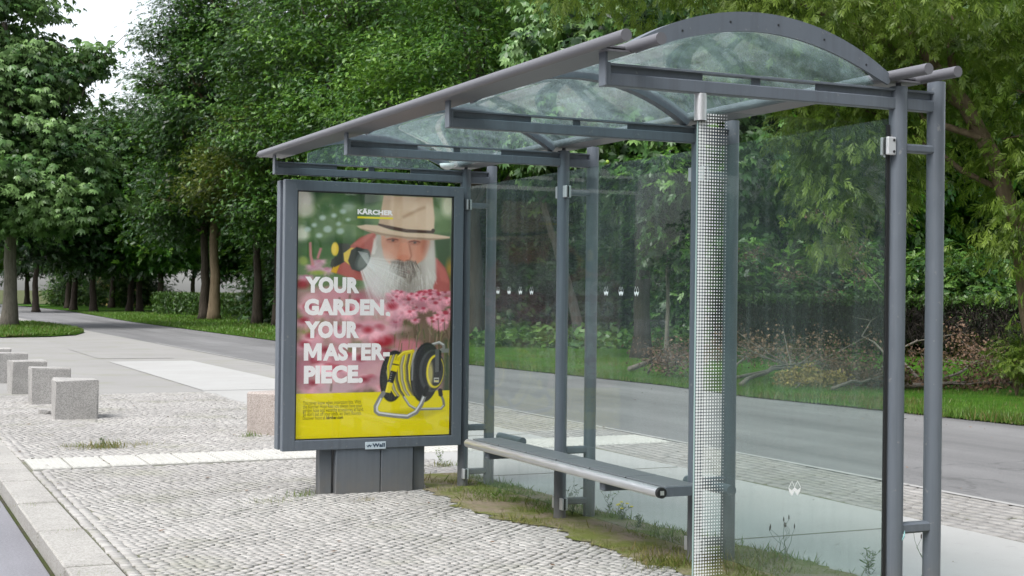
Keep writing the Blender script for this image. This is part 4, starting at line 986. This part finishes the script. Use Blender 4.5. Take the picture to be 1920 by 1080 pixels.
# shrubs
skinds = []
for s, mt in enumerate(('far', 'shrub', 'oak')):
    o = empty('shrub', (0,0,0)); lob = [(0,0,1.6,1.9,1.9,1.5), (1.1,0,1.0,1.4,1.4,1.0), (-1.1,0,1.1,1.4,1.4,1.0), (.2,0,2.5,1.1,1.1,1.0)]
    b = MB(); rr = random.Random(s)
    for q in range(7):
        a = rr.uniform(0, 6.28); b.tube([(0,0,-.05), (.5*math.cos(a), .5*math.sin(a), 1.0), (1.1*math.cos(a), 1.1*math.sin(a), 2.1)], [.04,.028,.01], 6)
    b.build('stem', MBK['dark'], o, True); crown(lob, 300, 14, .30, .34, SPR, ML[mt], o, 60+s, .3, .25); skinds.append([o, False])
SH = [(px+r.uniform(-25,25), 54+r.uniform(-6,8), r.uniform(.95,1.35), 0 if px % 3 else 2, 'dark shrub in the undergrowth') for px in range(560, 2000, 105)]
SH += [(px+r.uniform(-25,25), 40+r.uniform(-2,3), r.uniform(.8,1.0), 2, 'dark shrub just behind the right hedge') for px in range(1360, 1960, 200)]
SH += [(1752,35.5,.78,1,'light green shrub above the hedge beside the outer post'), (1835,35,.70,1,'light green shrub above the hedge right of the posts'), (1905,35.5,.80,1,'light green shrub above the hedge at the right edge')]
SH += [(140,112,.95,1,'rounded green bush far back under the left trees'), (205,108,.80,1,'low rounded bush in front of the yellow hut'), (262,106,1.0,1,'rounded green bush at the far end of the left hedge')]
for q in range(26):
    a = q/25; SH.append(((-24+50*a if q < 13 else -25.5), (-24-2*math.sin(q) if q < 13 else -22+4.6*(q-13)), r.uniform(1.5,1.9), (0, 2)[q % 2], 'street shrub added out of view across the road for the shelter glass to mirror'))  # unseen shrubs, added to close the bright horizon gap mirrored in the glass
for i, (px, d, s, kk, lab) in enumerate(SH):
    k = skinds[kk]; o = k[0] if not k[1] else copy_tree(k[0]); k[1] = True
    x, y = at(px, d) if not lab.startswith('street') else (px, d); o.location = (x, y, 0); o.rotation_euler = (0, 0, r.uniform(0, 6.28)); o.scale = (s, s, s)
    tag(o, lab if not lab.startswith('dark') else lab+', '+side(px), 'shrub', 'shrubs under the park trees' if not lab.startswith('street') else 'street shrubs added out of view for the shelter glass to mirror')
# hedges
def hedge(name, p0, p1, h, th, z0, label, ntop, nside, leaf, brown):
    p0, p1 = np.array(p0), np.array(p1); L = np.linalg.norm(p1-p0); ang = math.atan2(p1[1]-p0[1], p1[0]-p0[0]); c = (p0+p1)/2
    o = empty(name, (c[0], c[1], 0), ang, label=label, cat='hedge'); g = np.random.default_rng(int(L*7))
    n = ntop; P = np.stack([g.uniform(-L/2, L/2, n), g.uniform(-th/2, th/2, n), h-np.abs(g.normal(0, .06, n))+g.exponential(.03, n)], -1)
    scatter(P, g.normal(size=(n,3))+np.array([0,0,.3]), g.normal(size=(n,3))+np.array([0,0,1.2]), g.uniform(.08,.15, n)*1.1, SPR, g.normal(.55,.18,n), 'clipped_top', leaf, o)
    n = nside; P = np.stack([g.uniform(-L/2, L/2, n), g.choice([-1,1], n)*th/2*np.sqrt(g.uniform(.1,1,n)), z0+(h-z0-.06)*g.uniform(0,1,n)], -1)
    scatter(P, g.normal(size=(n,3))*np.array([.5,.4,1])+np.array([0,0,.5]), g.normal(size=(n,3)), g.uniform(.12,.30,n), diamond(.10) if brown else SPR, g.normal(.45,.22,n), 'branches', ML['twig'] if brown else leaf, o)
    b = MB(); rr = random.Random(3); x = -L/2
    while x < L/2:
        y = rr.uniform(-.2,.2)*th; b.tube([(x,y,-.05), (x+rr.uniform(-.05,.05),y,z0*.6), (x+rr.uniform(-.12,.12),y+rr.uniform(-.1,.1),h*.8)], [.022,.018,.008], 5); x += rr.uniform(.16,.42)
    st = b.build('stems', MBK['dark'], o); st['kind'] = 'stuff'; return o
hedge('clipped_hedge', at(1345,38.5), at(2010,30.3), 1.34, .75, .34, 'brown sided clipped hedge with a thin green top behind the near posts', 8500, 15000, ML['hedge'], True)
hedge('clipped_hedge', at(296,79), at(560,69), 1.16, .8, .10, 'dark green clipped hedge across the lawn left of the poster', 2600, 5200, ML['hedge'], False)
hedge('clipped_hedge', at(1190,47), at(1350,40), 1.05, .6, .3, 'thin brown hedge behind the chestnut trunk', 1000, 2600, ML['hedge'], True)
# small yellow hut far behind the left trees
x, y = at(222, 118); o = empty('yellow_hut', (x, y, 0), RZ, label='small yellow hut glimpsed between dark trunks at far left', cat='hut')
M['ochre'] = mat_simple("yellow_render", (.50,.36,.15), .8, 0, .1)
MB().box(-1.8,1.8,0,3,0,2.3).build('wall', M['ochre'], o); MB().prism([(-.3,2.3), (3.3,2.3), (1.5,3.2)], 0, -2.1, 2.1).build('roof', MBK['tan'], o)
MB().box(-.5,.4,-.03,0,.0,1.9).build('door', MBK['dark'], o)

# ------------------------------------------------------------------ grass, ivy, verge
def blades(P, h, tint, name, mat, label, wid=.09, lean=.5, cat='grass'):
    n = len(P); g = np.random.default_rng(n); D = g.normal(0, lean*.6, (n,3)); D[:,2] = 1
    o = scatter(P, D, g.normal(size=(n,3))*np.array([1,1,.1]), h, (np.array([(-wid/2,0,0), (wid/2,0,0), (wid*.35,.55,-.05), (0,1,-.2)]), np.array([(0,1,2,3)])), tint, name, mat)
    return tag(o, label, cat, kind='stuff')
def edge_x(y):
    yy = [-30,2,4.6,7,9.5,13,16,29,52,84,120]; xx = [8.0,7.8,7.55,7.25,7.4,7.1,6.85,6.6,6.6,7.9,7.0]; return np.interp(y, yy, xx)
g = np.random.default_rng(77)
n = 52000; y = g.uniform(.3,1,n); yb = .5+24*g.uniform(0,1,n)**1.25; xb = edge_x(yb)-.10+np.abs(g.exponential(2.2,n)); k = xb < 15; xb, yb = xb[k], yb[k]
hh = g.uniform(.025,.075,len(xb))*(1+.5*np.sin(xb*1.9+yb*.8)*np.cos(yb*1.1)); hh *= 1+.5*np.exp(-(xb-edge_x(yb))*2.5); cl = np.sin(xb*2.3+np.cos(yb*1.7)*2)*.16
blades(np.stack([xb, yb, np.full(len(xb), .012)], -1), hh, np.clip(g.normal(.48,.24,len(xb))+cl*1.5, 0, 1), 'lawn_grass', ML['grass'], 'bright uncut grass along the edge of the asphalt path', .10)
n = 26000; yb = 24+52*g.uniform(0,1,n)**1.3; xb = edge_x(yb)+g.exponential(4.5,n); k = xb < 30
blades(np.stack([xb[k], yb[k], np.full(k.sum(), .012)], -1), g.uniform(.05,.13,k.sum()), g.normal(.55,.2,k.sum()), 'lawn_grass', ML['grass'], 'grass of the far lawn under the oaks', .35)
n = 16000; yb = g.uniform(32.3,52,n); xb = np.minimum(g.uniform(-4,2.9,n), np.interp(yb, [32,34,37,41,46,50,52], [-.6,1.7,2.5,2.85,2.75,2.3,.6]))
blades(np.stack([xb, yb, np.full(n, .028)], -1), g.uniform(.05,.12,n), g.normal(.5,.2,n), 'island_grass', ML['grass'], 'grass on the island round the left chestnut', .35)
n = 7000; q = np.array([at(a, b) for a, b in zip(g.uniform(890,1330,n), 36+16*g.uniform(0,1,n))]); bump_ = .16+.16*np.sin(q[:,0]*1.3)*np.cos(q[:,1]*1.1)
tag(scatter(np.stack([q[:,0], q[:,1], bump_*g.uniform(.3,1.6,n)+.05], -1), g.normal(size=(n,3))*np.array([1,1,.4]), g.normal(size=(n,3))*.5+np.array([0,0,1]), g.uniform(.16,.30,n), DIA2, g.normal(.66,.2,n), 'ground_cover', ML['shrub']),
    'low pale green ground cover under the wood behind the glass', 'ground cover', kind='stuff')
# verge under the posts: patchy grass, straw and moss
def verge_lim(y):
    yy = [-8,-5.2,-4,-3.3,-2.5,-1.9,-1.25,-.6,.62]; a = [-.6,-.5,-.18,-.22,-.27,-.22,-.42,-.36,-.2]; b = [.62,.62,.60,.58,.50,.40,.36,.40,.28]; return np.interp(y, yy, a), np.interp(y, yy, b)
n = 30000; yb = g.uniform(-5.4,.7,n); lo, hi = verge_lim(yb); xb = lo-.05+(hi-lo+.06)*g.uniform(0,1,n)
pat = np.sin(xb*7.1+1.3*np.sin(yb*3.1))*np.cos(yb*5.3+xb*2)+.45*np.sin(yb*13+xb*11); u_ = (xb-lo)/(hi-lo); k = (pat+g.normal(0,.35,n)+.7*u_ > .50)
xb, yb, u_, pat = xb[k], yb[k], u_[k], pat[k]
blades(np.stack([xb, yb, np.full(len(xb), .002)], -1), g.gamma(2.2,.008,len(xb))+.006+.03*(g.uniform(0,1,len(xb)) > .95), np.clip(.22+.5*u_+.16*pat+g.normal(0,.16,len(xb)), 0, 1), 'verge_grass', ML['verge'], 'short patchy grass and straw under the shelter posts', .10, .9)
# tufts in the joints of the pavement
def tuft(x, y, rad, n, h, label, seed, straw=.0, group=None):
    gg = np.random.default_rng(seed); o = empty('grass_tuft', (x, y, 0), 0, label=label, cat='grass tuft', group=group)
    P = np.stack([gg.normal(0, rad, n), gg.normal(0, rad*.55, n), np.full(n, -.004)], -1); D = gg.normal(0, .45, (n,3)); D[:,2] = 1
    scatter(P, D, gg.normal(size=(n,3))*np.array([1,1,.1]), np.minimum(gg.gamma(3, h/4.5, n), h*1.3), (np.array([(-.026,0,0), (.026,0,0), (.016,.55,-.05), (0,1,-.2)]), np.array([(0,1,2,3)])), np.clip(gg.normal(.62-straw,.2,n), 0, 1), 'blades', ML['verge'], o)
    return o
x, y = gp(195,840); tuft(x, y, .13, 420, .075, 'yellowish weed tuft in front of the nearest granite block', 1, .1)
x, y = gp(135,838); tuft(x, y, .07, 130, .05, 'small tuft left of the yellowish weed', 2, .1)
x, y = gp(265,834); tuft(x, y, .06, 90, .05, 'small tuft right of the yellowish weed', 3, .2)
x, y = gp(470,819); tuft(x, y, .06, 120, .06, 'green tuft at the foot of the pinkish block', 4)
x, y = gp(520,940); tuft(x, y, .12, 200, .035, 'flat green patch left of the poster foot', 5)
x, y = gp(565,930); tuft(x, y, .06, 130, .05, 'tuft growing against the left foot post', 6)
x, y = gp(688,938); tuft(x, y, .05, 120, .035, 'dry tuft at the seam of the poster foot', 7, .45)
x, y = gp(835,874); tuft(x, y, .06, 160, .06, 'green tuft between the poster foot and the first post', 8)
x, y = gp(1395,1058); tuft(x, y, .16, 340, .085, 'long grass behind the dotted edge of the side glass', 9, .15)
x, y = gp(1265,1062); tuft(x, y, .10, 300, .075, 'long grass at the foot of the third post', 10, .1)
for k, (px, py) in enumerate(((62,948), (130,995), (170,1078), (200,742))):
    x, y = gp(px, py); tuft(x, y, .08, 90, .02, ('moss in the kerb joint nearest the foreground', 'moss in the kerb joint higher up', 'moss tuft at the bottom end of the kerb', 'green patch right of the nearest granite block')[k] if k != 0 else 'moss in the uppermost green kerb joint', 20+k)
def weed(x, y, h, n, label, seed, flower=None, heads=False, name='weed_plant'):
    rr = random.Random(seed); gg = np.random.default_rng(seed); o = empty(name, (x, y, 0), 0, label=label, cat='weed'); b = MB(); P = []; D = []; tips = []
    for k in range(n):
        a = rr.uniform(0, 6.28); l = rr.uniform(.05,.28)*h; hh_ = h*.8*rr.uniform(.6,1)
        pts = [np.array([rr.uniform(-.02,.02), rr.uniform(-.02,.02), -.01])+np.array([math.cos(a)*l*t*t, math.sin(a)*l*t*t, hh_*t]) for t in np.linspace(0,1,6)]
        b.tube(pts, np.linspace(.0016,.0008,6), 5); tips.append(pts[-1])
        if not heads:
            for q in range(16):
                t = rr.uniform(.15,1); P.append(np.array([np.interp(t, np.linspace(0,1,6), [p[i] for p in pts]) for i in range(3)])); D.append([rr.gauss(0,1), rr.gauss(0,1), .6])
    b.build('stalks', ML['weed'], o)
    if P: scatter(np.array(P), np.array(D), gg.normal(size=(len(P),3))+np.array([0,0,1]), gg.uniform(.014,.036,len(P)), diamond(.22), gg.normal(.5,.2,len(P)), 'leaves', ML['weed'], o)
    if heads:
        hb = MB()
        for p in tips: hb.tube([p+np.array([0,0,z]) for z in (0,.008,.02,.028)], [.001,.0035,.003,.001], 6)
        hb.build('seed_heads', ML['dead'], o)
    if flower:
        fb = MB()
        for p in tips: fb.tube([p, p+np.array([0,0,.006])], [.012,.009], 7)
        fb.build('flowers', flower, o)
    return o
M['yflower'] = mat_simple("yellow_petal", (.62,.52,.04), .6)
weed(.13, -1.50, .34, 5, 'spindly green weed behind the second post under the bench', 1); x, y = gp(1140,962); weed(x, y, .28, 3, 'thin upright weed under the middle of the bench', 2)
x, y = gp(1165,975); weed(x, y, .17, 6, 'small yellow flowered weed right of the thin upright one', 3, M['yflower']); x, y = gp(1200,990); weed(x, y, .14, 5, 'bushy low weed left of the third post', 8)
x, y = gp(826,866); weed(x, y, .19, 3, 'weed stalk beside the poster foot', 4); x, y = gp(1630,1076); weed(x, y, .20, 6, 'feathery green weed by the near inner post', 5)
x, y = gp(1470,1052); weed(x, y, .30, 7, 'brown headed grass stalks behind the side glass', 6, None, True, 'grass_stalks'); x, y = gp(1728,1085); weed(x, y, .30, 2, 'lone brown headed stalk between the near posts', 7, None, True, 'grass_stalks')
x, y = gp(192,838); weed(x, y, .15, 3, 'upright stalk in the yellowish tuft', 9)

n = 34; xq = g.uniform(-1.25,-.15,n); yq = g.uniform(-4.5,0,n); xp = [p_[0] for p_ in arc(-.012)]; zp = [p_[1] for p_ in arc(-.012)]
tag(scatter(np.stack([xq, yq, np.interp(xq, xp, zp)+.006], -1), g.normal(size=(n,3))*np.array([1,1,.1]), np.array([0,0,1.])+g.normal(0,.2,(n,3)), g.uniform(.02,.06,n), DIA, g.uniform(0,1,n), 'roof_litter', ML['dead']),
    'dead leaf bits lying on the glass roof', 'leaf litter', kind='stuff')
n = 420; xb = np.where(g.uniform(0,1,n) < .35, 7.2-g.exponential(.5,n), np.where(g.uniform(0,1,n) < .6, g.uniform(KX+.05,.3,n), g.uniform(.4,7,n))); yb = g.uniform(-6,9,n)
tag(scatter(np.stack([xb, yb, np.full(n, .010)], -1), g.normal(size=(n,3))*np.array([1,1,.08]), np.array([0,0,1.])+g.normal(0,.2,(n,3)), g.uniform(.014,.045,n), DIA, g.uniform(0,1,n), 'leaf_litter', ML['dead']),
    'scattered dry brown leaf bits lying on the paving and path', 'leaf litter', kind='stuff')

# ------------------------------------------------------------------ fallen branches on the grass
def fallen(px0, py0, px1, py1, r0, label, seed, nl=160, mat='dead', bark='grey', rise=.12, name='fallen_branch', leaf=.066, sp=.15, up=.22):
    a, b_ = np.array(gp(px0, py0)), np.array(gp(px1, py1)); rr = random.Random(seed); gg = np.random.default_rng(seed)
    o = empty(name, (a[0], a[1], 0), 0, label=label, cat='branch'); e = b_-a; L = np.linalg.norm(e); b = MB()
    pts = [np.array([e[0]*t+rr.gauss(0,.03)*L*.3, e[1]*t+rr.gauss(0,.03)*L*.3, .02+r0+rise*math.sin(PI*t)*rr.uniform(.6,1.2)]) for t in np.linspace(0,1,9)]
    b.tube(pts, np.linspace(r0, r0*.3, 9), 8); ends = []
    for k in range(9):
        m_ = pts[rr.randint(2,8)]; d = np.array([e[0]/L*rr.uniform(-.2,1)+rr.gauss(0,.6), e[1]/L*rr.uniform(-.2,1)+rr.gauss(0,.6), rr.uniform(.05,.9)*up]); d = d/np.linalg.norm(d)*L*rr.uniform(.15,.4)
        q = [m_, m_+d*.5+np.array([0,0,-.03]), m_+d]; q = [np.array([p[0], p[1], max(.02, p[2])]) for p in q]; b.tube(q, [r0*.4, r0*.25, r0*.1], 6); ends += [q[1], q[2], (q[1]+q[2])/2]
    b.build('wood', MBK[bark], o, True)
    nl = int(nl*5.0)
    if nl:
        E_ = np.array(ends); P = E_[gg.integers(0, len(E_), nl)]+gg.normal(0, sp, (nl,3))*np.array([1.3,1.3,.8]); P[:,2] = np.abs(P[:,2]-.02)*.9+.015
        scatter(P, gg.normal(size=(nl,3))+np.array([0,0,-.3]), gg.normal(size=(nl,3)), gg.uniform(.6,1.3,nl)*leaf, DIA, gg.normal(.5,.22,nl), 'withered_leaves', ML[mat], o)
    return o
fallen(1660,735,1885,727,.050, 'long straight log among brown leaves right of the near posts', 1, 420, rise=.03)
fallen(1375,728,1520,695,.040, 'grey branch slanting up left behind the side glass', 2, 200, rise=.1)
fallen(1380,715,1560,690,.030, 'thin dead branch over the grey slanting one', 3, 260, rise=.12)
fallen(1530,715,1660,712,.045, 'dark log lying flat left of the near inner post', 4, 240, rise=.03)
fallen(1560,735,1700,728,.030, 'tangle of thin twigs at the grass edge by the near post', 5, 300)
fallen(1690,722,1720,640,.030, 'upright heap of red brown leaves between the two near posts', 6, 800, rise=.40, leaf=.075, up=.6)
fallen(1650,730,1640,650,.025, 'tall dead spray with brown leaves left of the near post', 7, 520, rise=.75, leaf=.075, up=.8)
fallen(1780,715,1900,690,.028, 'brown leaved branch rising towards the right picture edge', 8, 420, rise=.22)
fallen(1185,700,1285,680,.055, 'pale grey branch by the chestnut trunk', 9, 60, rise=.12)
fallen(1215,705,1290,712,.022, 'thin reddish twigs beside the pale branch', 10, 150, rise=.4)
fallen(1380,700,1450,672,.022, 'dead brown twigs behind the slanting branch', 11, 260, rise=.28)
fallen(1490,733,1535,722,.012, 'heap of yellow withered foliage by the path edge', 12, 700, 'straw', rise=.08, leaf=.06, sp=.07, up=.2, name='withered_heap')
fallen(1440,668,1465,664,.012, 'small yellow withered clump farther back', 13, 120, 'straw', rise=.10, leaf=.08, sp=.08, name='withered_heap')
x, y = at(1908, 20.4); o = empty('sapling', (x, y, 0), RZ, label='yellow green sapling in front of the hedge at the right edge', cat='sapling')
b = MB(); [b.tube([(0,0,-.02), (.1*math.cos(a), .1*math.sin(a), .5), (.32*math.cos(a), .3*math.sin(a), .95)], [.010,.007,.003], 5) for a in np.linspace(0, 5.5, 7)]
b.build('stem', MBK['tan'], o); crown([(0,0,.62,.36,.36,.40)], 70, 11, .09, .12, SPM, ML['maple'], o, 91, .6, .1, .9, 'foliage', .1)
